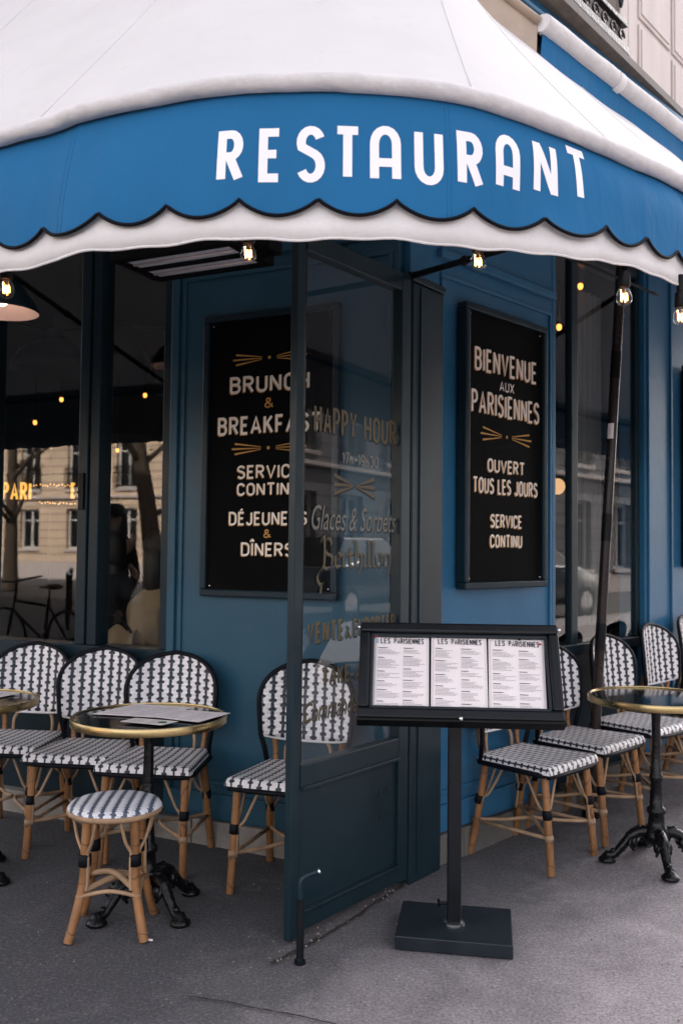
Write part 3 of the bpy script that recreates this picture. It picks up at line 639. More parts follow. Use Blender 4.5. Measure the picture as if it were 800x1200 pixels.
# --- body of the building behind the fronts, roof and back, so that it shades the street as it would
mb = MB(); pl = [L.o - Vector((0, -.35, 0)), R2.w(23, -.3, 0), R2.w(23, -13, 0), L.w(23.9, -13, 0), L.w(23.9, -.2, 0)]
n_ = len(pl); mb.add([p + Vector((0, 0, 3.95)) for p in pl] + [p + Vector((0, 0, 14)) for p in pl], [tuple(range(n_))[::-1], tuple(range(n_, 2 * n_))] + [(i, (i + 1) % n_, n_ + (i + 1) % n_, n_ + i) for i in range(n_)])
mb.build('upper_storeys', M['stone'], B)
# --- the room behind the glass
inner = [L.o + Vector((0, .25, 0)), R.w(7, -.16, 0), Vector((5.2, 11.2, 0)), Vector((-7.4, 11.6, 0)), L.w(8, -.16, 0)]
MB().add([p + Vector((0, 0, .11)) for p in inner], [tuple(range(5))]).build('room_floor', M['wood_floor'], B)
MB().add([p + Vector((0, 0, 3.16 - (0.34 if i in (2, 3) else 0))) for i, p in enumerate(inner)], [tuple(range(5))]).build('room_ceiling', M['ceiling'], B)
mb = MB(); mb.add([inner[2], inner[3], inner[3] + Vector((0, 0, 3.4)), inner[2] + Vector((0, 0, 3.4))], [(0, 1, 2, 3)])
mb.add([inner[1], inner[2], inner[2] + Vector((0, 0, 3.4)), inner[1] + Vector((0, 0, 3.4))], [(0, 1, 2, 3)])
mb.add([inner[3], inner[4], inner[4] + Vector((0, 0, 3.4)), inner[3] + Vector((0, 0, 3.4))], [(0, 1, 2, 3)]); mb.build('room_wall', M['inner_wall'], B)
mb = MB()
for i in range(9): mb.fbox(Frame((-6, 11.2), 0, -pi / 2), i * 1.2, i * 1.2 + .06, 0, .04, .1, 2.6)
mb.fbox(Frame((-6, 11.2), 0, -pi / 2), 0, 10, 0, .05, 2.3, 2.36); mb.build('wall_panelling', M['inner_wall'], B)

# ================================================================== SCREEN, POST
sc_ = thing('terrace_screen', 'dark teal glazed terrace screen with gilded lettering, jutting out from the corner', 'screen', tuple(S.o), 0)
mb = MB(); mb.fbox(S, -.016, .032, -.014, .018, .012, 2.585); mb.build('front_stile', M['screen'], sc_, bevel=.004)
MB().fbox(S, .034, .041, -.012, .015, .63, 2.50).build('glazing_bead', M['black'], sc_, bevel=.002)
MB().fbox(S, .665, .735, -.025, .025, .03, 2.585).build('rear_stile', M['screen'], sc_, bevel=.004)
MB().fbox(S, .032, .665, -.024, .024, 2.505, 2.58).build('top_rail', M['screen'], sc_, bevel=.004)
MB().fbox(S, .032, .665, -.024, .024, .54, .625).build('middle_rail', M['screen'], sc_, bevel=.004)
MB().fbox(S, .032, .665, -.024, .024, .035, .10).build('bottom_rail', M['screen'], sc_, bevel=.004)
MB().fbox(S, .032, .665, -.008, .010, .10, .54).build('lower_panel', M['screen'], sc_)
MB().fbox(S, .036, .664, .024, .034, .533, .548).build('panel_bead', M['screen'], sc_, bevel=.003)
MB().fbox(S, .036, .664, .010, .034, .096, .108).build('panel_bead', M['screen'], sc_, bevel=.003)
mb = MB(); mb.add([S.w(.036, 0, .62), S.w(.666, 0, .62), S.w(.666, 0, 2.51), S.w(.036, 0, 2.51)], [(0, 1, 2, 3)]); pane = mb.build('pane', M['pane_screen'], sc_, normals=False)
PS = lambda off: (lambda x, y, k: S.w(x, off + k * .00015, y))
def gilded(name, fn, m='glass_gold', shadow=True):
    mb = MB(); fn(mb, PS(.0035)); mb.build(name, M[m], pane, normals=False)
    if shadow:
        mb = MB(); fn(mb, lambda x, y, k: S.w(x + .006, .0015 + k * .00015, y - .006)); mb.build(name, M['ink'], pane, normals=False)
gilded('lettering', lambda mb, p: letters(mb, 'HAPPY', .105, .375, 1.842, .106, .0142, p))
gilded('lettering', lambda mb, p: letters(mb, 'HOUR', .425, .655, 1.840, .106, .0142, p))
gilded('lettering', lambda mb, p: letters(mb, '17h-19h30', .280, .525, 1.737, .048, .0065, p), 'glass_silver', False)
def orn(mb, p):
    for sg in (-1, 1):
        for j in (-1, 0, 1):
            ax, ay, bx, by = .365 + sg * .012, 1.655 + j * .003, .365 + sg * .135, 1.655 + j * .036
            mb.add([p(ax, ay + .002, 3 * sg + j + 5), p(bx, by + .008, 3 * sg + j + 5), p(bx, by - .008, 3 * sg + j + 5), p(ax, ay - .002, 3 * sg + j + 5)], [(0, 1, 2, 3)])
gilded('ornament', orn)
gilded('lettering', lambda mb, p: script(mb, 'Glaces & Sorbets', .098, .660, 1.478, .135, .32, p), 'glass_silver')
def berth(mb, p):
    x = 0.0; tot = sum(BL[c][0] for c in 'Berthillon'); s_ = .475 / tot; k = 0
    for c in 'Berthillon':
        for st in BL[c][1]:
            pts = [(.150 + (x + a) * s_, 1.335 + b * .056) for a, b in st]
            ribbon(mb, smooth_pts(pts) if c == 'B' else pts, 0, p, k, nib=(.0052, .0040)); k += 1
        x += BL[c][0]
def smooth_pts(pts): return [(v.x, v.y) for v in smooth_path([(a, b, 0) for a, b in pts], 5)]
gilded('lettering', berth)
gilded('lettering', lambda mb, p: letters(mb, 'VENTE', .078, .300, 1.052, .080, .0135, p, slope=.03))
gilded('lettering', lambda mb, p: letters(mb, 'À', .312, .352, 1.058, .050, .008, p))
gilded('lettering', lambda mb, p: letters(mb, 'EMPORTER', .366, .655, 1.062, .072, .0115, p, slope=.02))
gilded('lettering', lambda mb, p: letters(mb, 'TAKE', .165, .345, .890, .070, .0125, p))
gilded('lettering', lambda mb, p: letters(mb, 'AWAY', .378, .580, .888, .070, .0125, p))
gilded('lettering', lambda mb, p: script(mb, 'Commandez ici', .062, .520, .770, .105, .32, p))
mb = MB(); P0 = Vector((-0.125, 3.180, 0))
mb.tube(smooth_path([P0 + Vector((0, 0, -.02)), P0 + Vector((0, 0, .18)), P0 + Vector((-.002, 0, .255)), P0 + Vector((.012, .004, .288)), P0 + Vector((.06, .012, .305))], 6), .0095, 10)
b1 = mb.build('floor_bolt', M['screen'], sc_, smooth=True)
mb = MB(); mb.tube([P0 + Vector((0, 0, .02)), P0 + Vector((0, 0, .215))], .0135, 12); mb.tube([P0 + Vector((0, 0, .002)), P0 + Vector((0, 0, .012))], .02, 12); mb.build('bolt_sleeve', M['stand'], b1, smooth=True, autos=40)
mb = MB(); mb.tube([P0 + Vector((.058, .0117, .3046)), P0 + Vector((.064, .013, .307))], .0098, 10); mb.build('bolt_tip', M['chrome'], b1)
po = thing('corner_post', 'tall dark post closing the inner end of the glazed terrace screen', 'post', tuple(S.w(.9, 0, 0)))
MB().fbox(S, .745, 1.000, -.05, .028, .0, 2.56).build('post_body', M['dark_frame'], po, bevel=.006)
MB().fbox(S, .80, .812, .028, .034, .03, 2.55).build('post_bead', M['dark_frame'], po, bevel=.003)
MB().fbox(S, .735, 1.01, -.055, .036, 2.562, 2.595).build('post_cap', M['dark_frame'], po, bevel=.006)

# ================================================================== SIGNBOARDS
def board(label, F, u0, u1, z0, z1, depth, mir, name='menu_board'):
    o = thing('wall_board', label, 'sign', tuple(F.w((u0 + u1) / 2, 0, z0)))
    MB().fbox(F, u0 + .02, u1 - .02, .013, depth - .018, z0 + .02, z1 - .02).build('board_panel', M['black_board'], o)
    mb = MB(); w_ = .034
    mb.fbox(F, u0, u1, .013, depth, z1 - w_, z1); mb.fbox(F, u0, u1, .013, depth, z0, z0 + w_); mb.fbox(F, u0, u0 + w_, .013, depth, z0 + w_, z1 - w_); mb.fbox(F, u1 - w_, u1, .013, depth, z0 + w_, z1 - w_)
    mb.build('board_frame', M['dark_frame'], o, bevel=.007)
    for a in (u0 + .05, u1 - .05):
        for z in (z0 + .05, z1 - .05): MB().ball(F.w(a, depth - .018, z), .0045, 8).build('screw', M['chrome'], o)
    return o
def painted(o, F, off, uc, sgn, name, fn, m='cream', shadow=True):
    mb = MB(); fn(mb, lambda x, y, k: F.w(uc + sgn * x, off + .0025 + k * .00012, y)); t = mb.build(name, M[m], o, normals=False)
    if shadow:
        for j, d in enumerate((.0022, .0045)):
            mb = MB(); fn(mb, lambda x, y, k: F.w(uc + sgn * (x - d), off + .0012 - j * .0006 + k * .00012 * .3, y - d * .8)); mb.build(name + '_shadow', M['gold'], t, normals=False)
bl = board('black board on the left wall advertising brunch and breakfast, partly behind the glass screen', L, .305, 1.04, 1.175, 2.53, .042, 1)
def TL(text, z, h, wd, st, m='cream', sh=True): painted(bl, L, .024, .675, -1, 'lettering', lambda mb, p: letters(mb, text, -wd / 2, wd / 2, z, h, st, p), m, sh)
painted(bl, L, .024, .675, -1, 'ornament', lambda mb, p: rays(mb, 0, 2.305, .40, p), 'gold', False)
TL('BRUNCH', 2.143, .082, .43, 0.0128); TL('&', 2.066, .050, .05, 0.0070, 'gold', False); TL('BREAKFAST', 1.945, .088, .56, 0.0128)
painted(bl, L, .024, .675, -1, 'ornament', lambda mb, p: rays(mb, 0, 1.878, .40, p), 'gold', False)
TL('SERVICE', 1.735, .064, .335, 0.0088); TL('CONTINU', 1.655, .060, .335, 0.0088); TL('DÉJEUNERS', 1.515, .064, .42, 0.0088); TL('&', 1.455, .042, .042, 0.0062, 'gold', False); TL('DÎNERS', 1.37, .064, .28, 0.0088)
br = board('black board on the right wall reading bienvenue aux parisiennes', R, .135, .845, 1.225, 2.572, .07, -1)
def TR(text, z, h, wd, st, m='cream', sh=True, sl=0): painted(br, R, .052, .49, 1, 'lettering', lambda mb, p: letters(mb, text, -wd / 2, wd / 2, z, h, st, p), m, sh)
TR('BIENVENUE', 2.262, .112, .535, 0.0128); TR('AUX', 2.186, .050, .125, 0.0066, 'cream', False); TR('PARISIENNES', 2.057, .112, .585, 0.0123)
painted(br, R, .052, .49, 1, 'ornament', lambda mb, p: rays(mb, 0, 1.965, .44, p, h=.06), 'gold', False)
TR('OUVERT', 1.785, .066, .32, 0.0092); TR('TOUS LES JOURS', 1.680, .076, .555, 0.0092); TR('SERVICE', 1.518, .066, .27, 0.0086); TR('CONTINU', 1.422, .064, .275, 0.0086)
board('black board at the right edge of the frame beyond the blue pilaster', R, 2.60, 3.3, 1.31, 2.65, .06, -1)
# ================================================================== AWNINGS
ZTUBE = 2.622
pp = [L.w(6.2, 1.76, 0), L.w(4.2, 1.765, 0), L.w(2.4, 1.77, 0), Vector((-1.0316, 2.7035, 0)), Vector((-.7257, 2.5297, 0)), Vector((-.3731, 2.3919, 0)), Vector((-.1902, 2.3616, 0)), Vector((-.0115, 2.355, 0)),
      Vector((.2132, 2.3846, 0)), Vector((.3813, 2.4477, 0)), Vector((.5699, 2.5666, 0)), Vector((.7528, 2.7011, 0)), Vector((.9209, 2.8306, 0)), Vector((1.1095, 2.9848, 0)), R.w(.35, 1.345, 0), R.w(1.4, 1.345, 0), R.w(3.4, 1.345, 0), R.w(5.2, 1.345, 0)]
raw = smooth_path(pp, 14)
acc = [0.0]
for a, b in zip(raw, raw[1:]): acc.append(acc[-1] + (b - a).length)
LEN = acc[-1]
import bisect
def onpath(s):
    s = min(max(s, 0), LEN - 1e-6); i = min(bisect.bisect_right(acc, s) - 1, len(raw) - 2); t = (s - acc[i]) / (acc[i + 1] - acc[i])
    return raw[i].lerp(raw[i + 1], t)
def pathn(s):
    t = (onpath(s + .03) - onpath(s - .03)).normalized(); return Vector((t.y, -t.x, 0))      # outward, towards the street
S0 = min(range(len(raw)), key=lambda i: (raw[i] - Vector((-.0115, 2.355, 0))).length); S0 = acc[S0]      # arc length in front of the camera
aw = thing('corner_awning', 'big white corner awning with a scalloped blue valance reading RESTAURANT', 'awning', (0.1, 3.6, 0))
def toppt(s):
    """where the cloth meets the facade above path point s"""
    p = onpath(s); n = .06; zl, zr = 4.62, 4.04
    ul, ur = (p - L.o).dot(L.u), (p - R.o).dot(R.u)
    A0, B0 = L.w(.42, n, zl), R.w(.05, n, zr); sa, sb = S0 - .60, S0 + 1.35
    if s < sa: return L.w(.42 + max(0, sa - s) * 1.0, n, zl)
    if s > sb: return R.w(.05 + (s - sb), n, zr)
    f = (s - sa) / (sb - sa)
    c = L.w(0, n, (zl + zr) / 2) + Vector((0.02, -.04, 0))
    return A0.lerp(c, f * 2) if f < .5 else c.lerp(B0, f * 2 - 1)
def roofpt(a, b):
    s = a * LEN; f = onpath(s) + Vector((0, 0, ZTUBE + .02)); t = toppt(s); p = f.lerp(t, b)
    p.z -= .045 * sin(pi * b) + .008 * sin(s * 5.1) * sin(pi * b) + .004 * sin(s * 13 + b * 4) * sin(pi * b); return p
MB().grid(roofpt, 260, 14).build('roof_cloth', M['canvas'], aw, smooth=True)
for ds in (-3.2, -1.9, -.95, .36, .92, 2.1, 3.6):
    a = (S0 + ds) / LEN; pts = [roofpt(a, i / 14) + Vector((0, 0, .0006)) for i in range(15)]
    MB().tube(pts, .0022, 6).build('seam', M['canvas'], aw, smooth=True)
random.seed(11)
N_ = 330; tp = []; tr = []
for i in range(N_ + 1):
    s = LEN * i / N_; tp.append(onpath(s) + Vector((0, 0, ZTUBE)) + pathn(s) * .0); tr.append(.0245 + .0014 * sin(s * 23) * sin(s * 9.1) + random.uniform(-.0008, .0008))
MB().tube(tp, tr, 14).build('front_hem', M['hem'], aw, smooth=True)
# valance: scallop cusps measured along the path
CUSPS = [-.873, -.657, -.456, -.26, -.057, .143, .356, .602, .846, 1.047, 1.238]
CUSPS = [CUSPS[0] - .205 * i for i in range(30, 0, -1)] + CUSPS + [CUSPS[-1] + .205 * i for i in range(1, 32)]
def lift(s):
    t = min(max((s - S0 - .15) / 1.0, 0), 1); return .068 * t * t * (3 - 2 * t)
def vbot(s):
    x = s - S0; i = min(max(bisect.bisect_right(CUSPS, x) - 1, 0), len(CUSPS) - 2); f = min(max((x - CUSPS[i]) / (CUSPS[i + 1] - CUSPS[i]), 0), 1)
    return 2.306 + lift(s) - .043 * (sin(pi * f) ** 0.75)
def wave(s, b): return .012 * b * sin(s * 3.3 + 1.2) + .007 * b * sin(s * 8.2 + 2.5 * b) + .004 * sin(s * 2 - b * 5) + .0035 * sin(s * 17 + 3 * sin(s * 2.3) + 4 * b) * b
def vpt(s, b, off=.025):
    zb = vbot(s); z = 2.600 + (zb - 2.600) * b
    wav = wave(s, b)
    p = onpath(s) + pathn(s) * (off + wav - .040 * (1 - b) ** 3); p.z = z; return p
MB().grid(lambda a, b: vpt(a * LEN, b), 900, 12).build('valance', M['blue_canvas'], aw, smooth=True)
val = [o for o in aw.children if o.name.startswith('valance')][0]
s0, s1 = S0 - 2.6, S0 + 3.4
MB().tube([vpt(s0 + (s1 - s0) * i / 700, 1.0, .026) for i in range(701)], .0052, 8).build('valance_piping', M['piping'], val, smooth=True)
for ds in (-.80, -.785, .278, .290, 1.30):
    MB().tube([vpt(S0 + ds, i / 12, .0250) for i in range(13)], .0010, 6).build('valance_seam', M['blue_canvas'], val, smooth=True)
def wpt(s, b):
    z = 2.56 - (2.56 - (2.206 + lift(s) + .003 * sin(s * 15) + .0025 * sin(s * 37))) * b
    p = onpath(s) + pathn(s) * (.012 + wave(s, min(b * 1.05, 1)) - .050 * (1 - b) ** 2); p.z = z; return p
MB().grid(lambda a, b: wpt(a * LEN, b), 500, 8).build('under_valance', M['canvas_hem'], aw, smooth=True, solid=.004)
uv_ = [o for o in aw.children if o.name.startswith('under_valance')][0]
MB().tube([wpt(LEN * i / 500, 1.0) for i in range(501)], .0036, 8).build('under_valance_hem', M['canvas_hem'], uv_, smooth=True)
# RESTAURANT, printed on the valance
mb = MB()
def place_v(x, y, k):
    s = S0 + x; zb = vbot(s); b = (2.600 - y) / (2.600 - zb); p = vpt(s, b, .0262 + (k % 3) * .00012); p.z = y; return p
k = 0
for c, x0, x1, y0, y1 in (('R', -0.3212, -0.2559, 2.3609, 2.5068), ('E', -0.2128, -0.1524, 2.3623, 2.5095), ('S', -0.1135, -0.0433, 2.3602, 2.5136), ('T', -0.0197, 0.0544, 2.3665, 2.5156), ('^', 0.0778, 0.1551, 2.3649, 2.5211),
        ('U', 0.1951, 0.2695, 2.3672, 2.5227), ('R', 0.3128, 0.3875, 2.3745, 2.5301), ('^', 0.4326, 0.5153, 2.3894, 2.5511), ('N', 0.5729, 0.6640, 2.4072, 2.5739), ('T', 0.7085, 0.8056, 2.4245, 2.5912)):
    letters(mb, c, x0 * .988 - .002, x1 * .988 + .002, y0 - .012, y1 - y0, .0235 if x0 < .3 else .0265, place_v, k0=0, step=.015)
mb.build('lettering', M['white_print'], val, normals=False)
# folding arms under the cloth
def arm(a, b, name='folding_arm', r=.016, parent=aw):
    mid = (a + b) / 2 + Vector((0, 0, .0)); mb = MB(); mb.tube([a, mid, b], [r * 1.15, r, r * .9], 10); mb.ball(mid, r * 1.6, 10); mb.ball(a, r * 1.7, 10)
    mb.build(name, M['black'], parent, smooth=True)
arm(Vector((0.29, 3.955, 2.595)), Vector((0.60, 2.78, 2.36)), r=.012)
arm(L.w(1.5, .02, 3.3), L.w(1.1, 1.70, 2.62)); arm(L.w(3.0, .02, 3.3), L.w(2.6, 1.70, 2.62)); arm(R.w(2.5, .05, 3.3), R.w(2.2, 1.28, 2.62))
# --- second awning above, rolled out only a little, along the right facade
a2 = thing('upper_awning', 'half rolled white awning with blue side cloth, higher up along the right facade', 'awning', tuple(R.w(.4, .3, 3.6)))
ZR = 3.862; NR = .35; U0 = .335
mb = MB(); pts = [R.w(U0 + i * .08, NR, ZR + .002 * sin(i)) for i in range(90)]; mb.tube(pts, [.047 + random.uniform(-.001, .001) for _ in pts], 16); mb.build('roller_tube', M['hem'], a2, smooth=True, autos=50)
MB().tube([R.w(U0 - .012, NR, ZR), R.w(U0, NR, ZR)], .040, 16).build('tube_cap', M['canvas_hem'], a2)
for uu in (1.02, 2.6, 4.2): MB().tube([R.w(uu, NR, ZR - .004), R.w(uu + .05, NR, ZR - .006)], .053, 14).build('tube_clamp', M['canvas_hem'], a2, smooth=True, autos=50)
mb = MB(); mb.grid(lambda a, b: R.w(U0 + a * 6.6, NR + .012 * sin(a * 40) * b - .02 * b, ZR - .02 - .20 * b), 120, 5); mb.build('blue_side_cloth', M['blue_canvas'], a2, smooth=True)
mb = MB(); mb.grid(lambda a, b: R.w(U0 - (.0 + .62 * (1 - b)) * (1 - a) + a * 6.6, .03 + (NR - .03) * b, 4.22 - (4.22 - ZR - .03) * b - .02 * sin(pi * b)), 40, 8); mb.build('awning_cloth', mat('tan_canvas', (0.50, 0.40, 0.33), .8, bump=.2, bscale=8), a2, smooth=True)
mb = MB(); mb.tube([R.w(U0 - .62, .03, 4.20), R.w(U0 - .02, NR - .01, ZR + .01)], .020, 10); mb.build('side_hem', mat('tan_hem', (0.42, 0.32, 0.25), .8), a2, smooth=True)

mb = MB(); mb.add([R.w(U0 - .62, .03, 4.19), R.w(U0 - .015, NR - .02, ZR), R.w(U0 - .015, NR - .03, ZR - .30), R.w(U0 - .62, .03, 3.6)], [(0, 1, 2, 3)]); mb.build('side_gusset', mat('tan_gusset', (0.46, 0.36, 0.29), .8, bump=.3, bscale=6), a2, normals=False)
# ================================================================== LAMPS UNDER THE AWNING
def festoon(loc, label, tilt=0.0):
    o = thing('festoon_bulb', label, 'light bulb', loc, 0, 'festoon bulbs under the awning edge')
    mb = MB(); mb.lathe((0, 0, 0), [(.010, .13), (.013, .125), (.013, .075), (.018, .070), (.0195, .028), (.017, .022)], 16)
    T = Matrix.Translation(loc)
    mb.v = [T @ v for v in mb.v]; mb.build('socket', M['black'], o, smooth=True, autos=40)
    mb = MB(); mb.lathe((0, 0, 0), [(.012, .028), (.014, .018), (.021, .006), (.0245, -.008), (.0235, -.021), (.017, -.031), (.007, -.036), (.001, -.037)], 18)
    mb.v = [T @ v for v in mb.v]; g = mb.build('bulb', M['bulb_glass'], o, smooth=True)
    mb = MB(); mb.tube(smooth_path([(-.010, 0, .014), (-.008, 0, -.020), (-.003, .003, .004), (.003, -.003, -.022), (.008, 0, .004), (.010, 0, -.018)], 5), .0016, 6)
    mb.v = [T @ v for v in mb.v]; mb.build('filament', M['filament'], g, smooth=True)
    return o
for loc, lb in (((-1.0348, 2.7962, 2.1987), 'glowing festoon bulb in front of the dome pendant lamp at the far left'),
                ((-0.2886, 2.7388, 2.2979), 'glowing festoon bulb beside the black heater'),
                ((0.4100, 2.7880, 2.2963), 'glowing festoon bulb hanging by the thin black awning arm'),
                ((0.8569, 2.7880, 2.1921), 'glowing festoon bulb in front of the leaning brown pole'),
                ((1.0906, 2.9520, 2.1749), 'glowing festoon bulb cut by the right edge of the frame')):
    festoon(loc, lb)
# cable along the awning edge carrying the bulbs
pts = []
for i in range(100):
    s = S0 - 1.6 + 3.3 * i / 99; p = onpath(s) - pathn(s) * .28; p.z = 2.40 - .02 * abs(sin(s * 1.7)); pts.append(p)
tag(MB().tube(pts, .005, 6).build('festoon_cable', M['black'], smooth=True), 'thin black cable carrying the bulbs along the inside of the awning', 'cable')
# pendant lamp at the left
o = thing('pendant_lamp', 'dark dome pendant lamp with pale inside, cut by the left edge of the frame', 'lamp', (-1.561, 4.2, 2.48))
T = Vector((-1.575, 4.2, 2.48))
mb = MB(); prof = [(.172, .0), (.168, .012), (.145, .055), (.10, .11), (.05, .16), (.035, .215), (.03, .24)]; mb.lathe(T, prof, 28); mb.f = mb.f[:-2]; mb.build('lamp_shade', M['dark_frame'], o, smooth=True, solid=.003)
mb = MB(); mb.lathe(T, [(r_ - .006, z_ + .001) for r_, z_ in prof[:5]], 28); mb.f = mb.f[:-2]; mb.build('shade_lining', M['shade_white'], o, smooth=True)
mb = MB(); mb.tube([T + Vector((0, 0, .28)), T + Vector((0, 0, .75))], .008, 8); mb.build('lamp_rod', M['black'], o)
mb = MB(); mb.ball(T + Vector((0, 0, .06)), .032, 12); mb.build('bulb', M['lamp_bulb'], o, smooth=True)
# heater
hc = Vector((-.635, 3.815, 2.60)); ho = thing('patio_heater', 'black infrared heater with two pale reflector panels under the left awning', 'heater', tuple(hc))
HF = Frame((hc.x, hc.y), aL, aL + pi / 2)
mb = MB(); z0 = 2.595
mb.fbox(HF, -.30, .30, .12, .165, z0, z0 + .06); mb.fbox(HF, -.30, .30, -.165, -.12, z0, z0 + .06); mb.fbox(HF, -.30, -.255, -.12, .12, z0, z0 + .06); mb.fbox(HF, .255, .30, -.12, .12, z0, z0 + .06); mb.fbox(HF, -.30, .30, -.165, .165, z0 + .061, z0 + .075); mb.fbox(HF, -.255, .255, -.02, .02, z0, z0 + .06)
mb.build('heater_frame', M['black'], ho, bevel=.005)
for n0, n1 in ((.022, .118), (-.118, -.022)):
    mb = MB(); mb.fbox(HF, -.254, .254, n0, n1, z0 + .008, z0 + .030); mb.build('reflector', M['heater_glass'], ho)
    mb = MB(); mb.tube([HF.w(-.25, (n0 + n1) / 2, z0 + .003), HF.w(.25, (n0 + n1) / 2, z0 + .003)], .004, 10); mb.build('heating_tube', M['shade_white'], ho, smooth=True)
mb = MB(); mb.fbox(HF, -.40, -.302, -.05, .05, z0, z0 + .05); mb.build('heater_bracket', M['black'], ho); MB().tube([HF.w(0, 0, z0 + .07), HF.w(0, .0, z0 + .40)], .012, 8).build('heater_rod', M['black'], ho)
# leaning pole
a, b = R.w(1.085, .18, 0.03), R.w(1.195, .30, 2.90); d = (b - a)
o = thing('support_pole', 'slim brown pole with a white sticker leaning between pavement and awning at right', 'pole', tuple(a))
MB().tube([a + d * t for t in (0, .3, .6, 1.12)], .026, 18).build('pole_shaft', M['pole'], o, smooth=True, autos=40)
mb = MB(); mb.tube([a + d * .0, a + d * .012], .045, 16); mb.build('pole_foot', M['black'], o)
mb = MB(); ang0 = atan2(-1, -.4); c_ = a + d * .688
mb.grid(lambda p, q: c_ + Vector((cos(ang0 - .9 + 1.3 * p) * .0266, sin(ang0 - .9 + 1.3 * p) * .0266, 0)) + d * (q * .028), 10, 2); mb.build('sticker', M['paper'], o, smooth=True)
for t in (.50, .80, .30):
    MB().tube([a + d * t, a + d * (t + .05)], .0274, 16).build('tape', M['black'], o, smooth=True, autos=40)

# ================================================================== CHAIRS
def arcs(p, n=6): return smooth_path(p, n)
def make_chair(label, group):
    o = thing('rattan_chair', label, 'chair', (0, 0, 0), 0, group)
    # seat: woven pad that folds over at its edges (front is -y)
    def fold(s):
        a = abs(s); sg = 1 if s >= 0 else -1
        if a <= .90: return s, 0.0
        t = (a - .90) / .22
        return sg * (.90 + .10 * sin(min(t, 1) * pi / 2)), (1 - cos(min(t, 1) * pi / 2)) * .034
    def seatp(a, b):
        x, dx = fold((a * 2 - 1) * 1.12); y, dy = fold((b * 2 - 1) * 1.12)
        hw = .222 - .036 * (y * .5 + .5)
        cr = max(0, abs(x) + abs(y) - 1.72) * .07
        return Vector((x * hw * (1 - cr), -.012 + y * .205 * (1 - cr), .466 - max(dx, dy) - .006 * (1 - x * x) * (1 - y * y)))
    st = MB().grid(seatp, 30, 30, lambda a, b: ((a * 2 - 1) * .235, (b * 2 - 1) * .225)).build('seat', M['weave_seat'], o, smooth=True)
    ring = []
    for x, y in ((-.20, -.19), (-.216, -.16), (-.19, .17), (-.165, .195), (.165, .195), (.19, .17), (.216, -.16), (.20, -.19)): ring.append(Vector((x, y, .427)))
    MB().tube(ring, .0125, 8).build('seat_binding', M['binding'], st, smooth=True)
    MB().tube(arcs([(-.205, -.2, .422), (-.1, -.212, .420), (.1, -.212, .420), (.205, -.2, .422)]), .011, 8).build('seat_rail', M['binding'], st, smooth=True)
    # backrest: curved woven panel under an arch
    HB = .897; Z0 = .575
    def hwid(z):
        if z < .715: return .206 + .014 * (z - Z0) / .14
        return .220 * sqrt(max(1 - ((z - .715) / (HB - .715)) ** 2.5, 0))
    def by(x, z): return .195 + .10 * (z - .50) - .060 * (x / .21) ** 2
    def backp(a, b):
        z = Z0 + (HB - Z0) * (1 - (1 - b) ** 1.6); x = (a * 2 - 1) * max(hwid(z), .004)
        z2 = z - .022 * (1 - (a * 2 - 1) ** 2) * (1 - b)
        return Vector((x, by(x, z), z2))
    bk = MB().grid(backp, 26, 26, lambda a, b: (backp(a, b).x * 1.08, backp(a, b).z)).build('backrest', M['weave'], o, smooth=True, solid=.012)
    fr = [Vector((-.180, .172, .43)), Vector((-.192, by(.2, .52) + .012, .52))]
    for i in range(15):
        z = Z0 + (HB - Z0) * sin(pi / 2 * i / 14); x = -hwid(z); fr.append(Vector((x, by(x, z), z)))
    path = fr[:-1] + [Vector((0, by(0, HB), HB + .003))] + [Vector((-p.x, p.y, p.z)) for p in reversed(fr[:-1])]
    MB().tube(path, .0115, 9).build('back_frame', M['binding'], bk, smooth=True)
    MB().tube(arcs([(-.195, by(.195, Z0), Z0 - .004), (-.1, by(.1, Z0) , Z0 - .022), (.1, by(.1, Z0), Z0 - .022), (.195, by(.195, Z0), Z0 - .004)]), .006, 8).build('back_rail', M['weave'], bk, smooth=True)
    for sg in (-1, 1):
        MB().tube(arcs([(sg * .148, .176, .43), (sg * .155, .195, .52), (sg * .168, by(.165, .62) + .006, .62)]), .0125, 9).build('back_post', M['rattan'], o, smooth=True)
    MB().tube(arcs([(-.105, .19, .45), (-.103, .198, .52), (-.07, .212, .555), (0, .216, .562), (.07, .212, .555), (.103, .198, .52), (.105, .19, .45)]), .0085, 8).build('back_loop', M['rattan_pale'], o, smooth=True)
    # legs with binding and bent braces
    for sx in (-1, 1):
        for fy in (-1, 1):
            top = Vector((sx * (.178 if fy < 0 else .162), -.165 if fy < 0 else .155, .43)); foot = Vector((sx * (.188 if fy < 0 else .186), -.205 if fy < 0 else .225, 0))
            mid = top.lerp(foot, .55) + Vector((0, -.006 * fy * (1 if fy > 0 else 0), 0))
            lg = MB().tube(arcs([top, mid, foot]), .0165, 11).build('leg', M['rattan'], o, smooth=True, autos=50)
            c = top.lerp(foot, .41); dv = (foot - top).normalized()
            MB().tube([c - dv * .020, c - dv * .018, c + dv * .018, c + dv * .020], [.019, .0215, .0215, .019], 12).build('leg_binding', M['binding'], lg, smooth=True)
            mb = MB()
            for q in (Vector((-sx * .10, 0, 0)), Vector((0, -fy * .10, 0))):
                e = top + q + Vector((0, 0, -.008)); k = c + (q.normalized() * .017)
                lo = top.lerp(foot, .66) + q.normalized() * .017
                mb.tube(arcs([e, e.lerp(k, .55) - q * .12 + Vector((0, 0, -.035)), k, lo]), .0062, 7)
            mb.build('leg_brace', M['rattan_pale'], lg, smooth=True)
    zs = .155
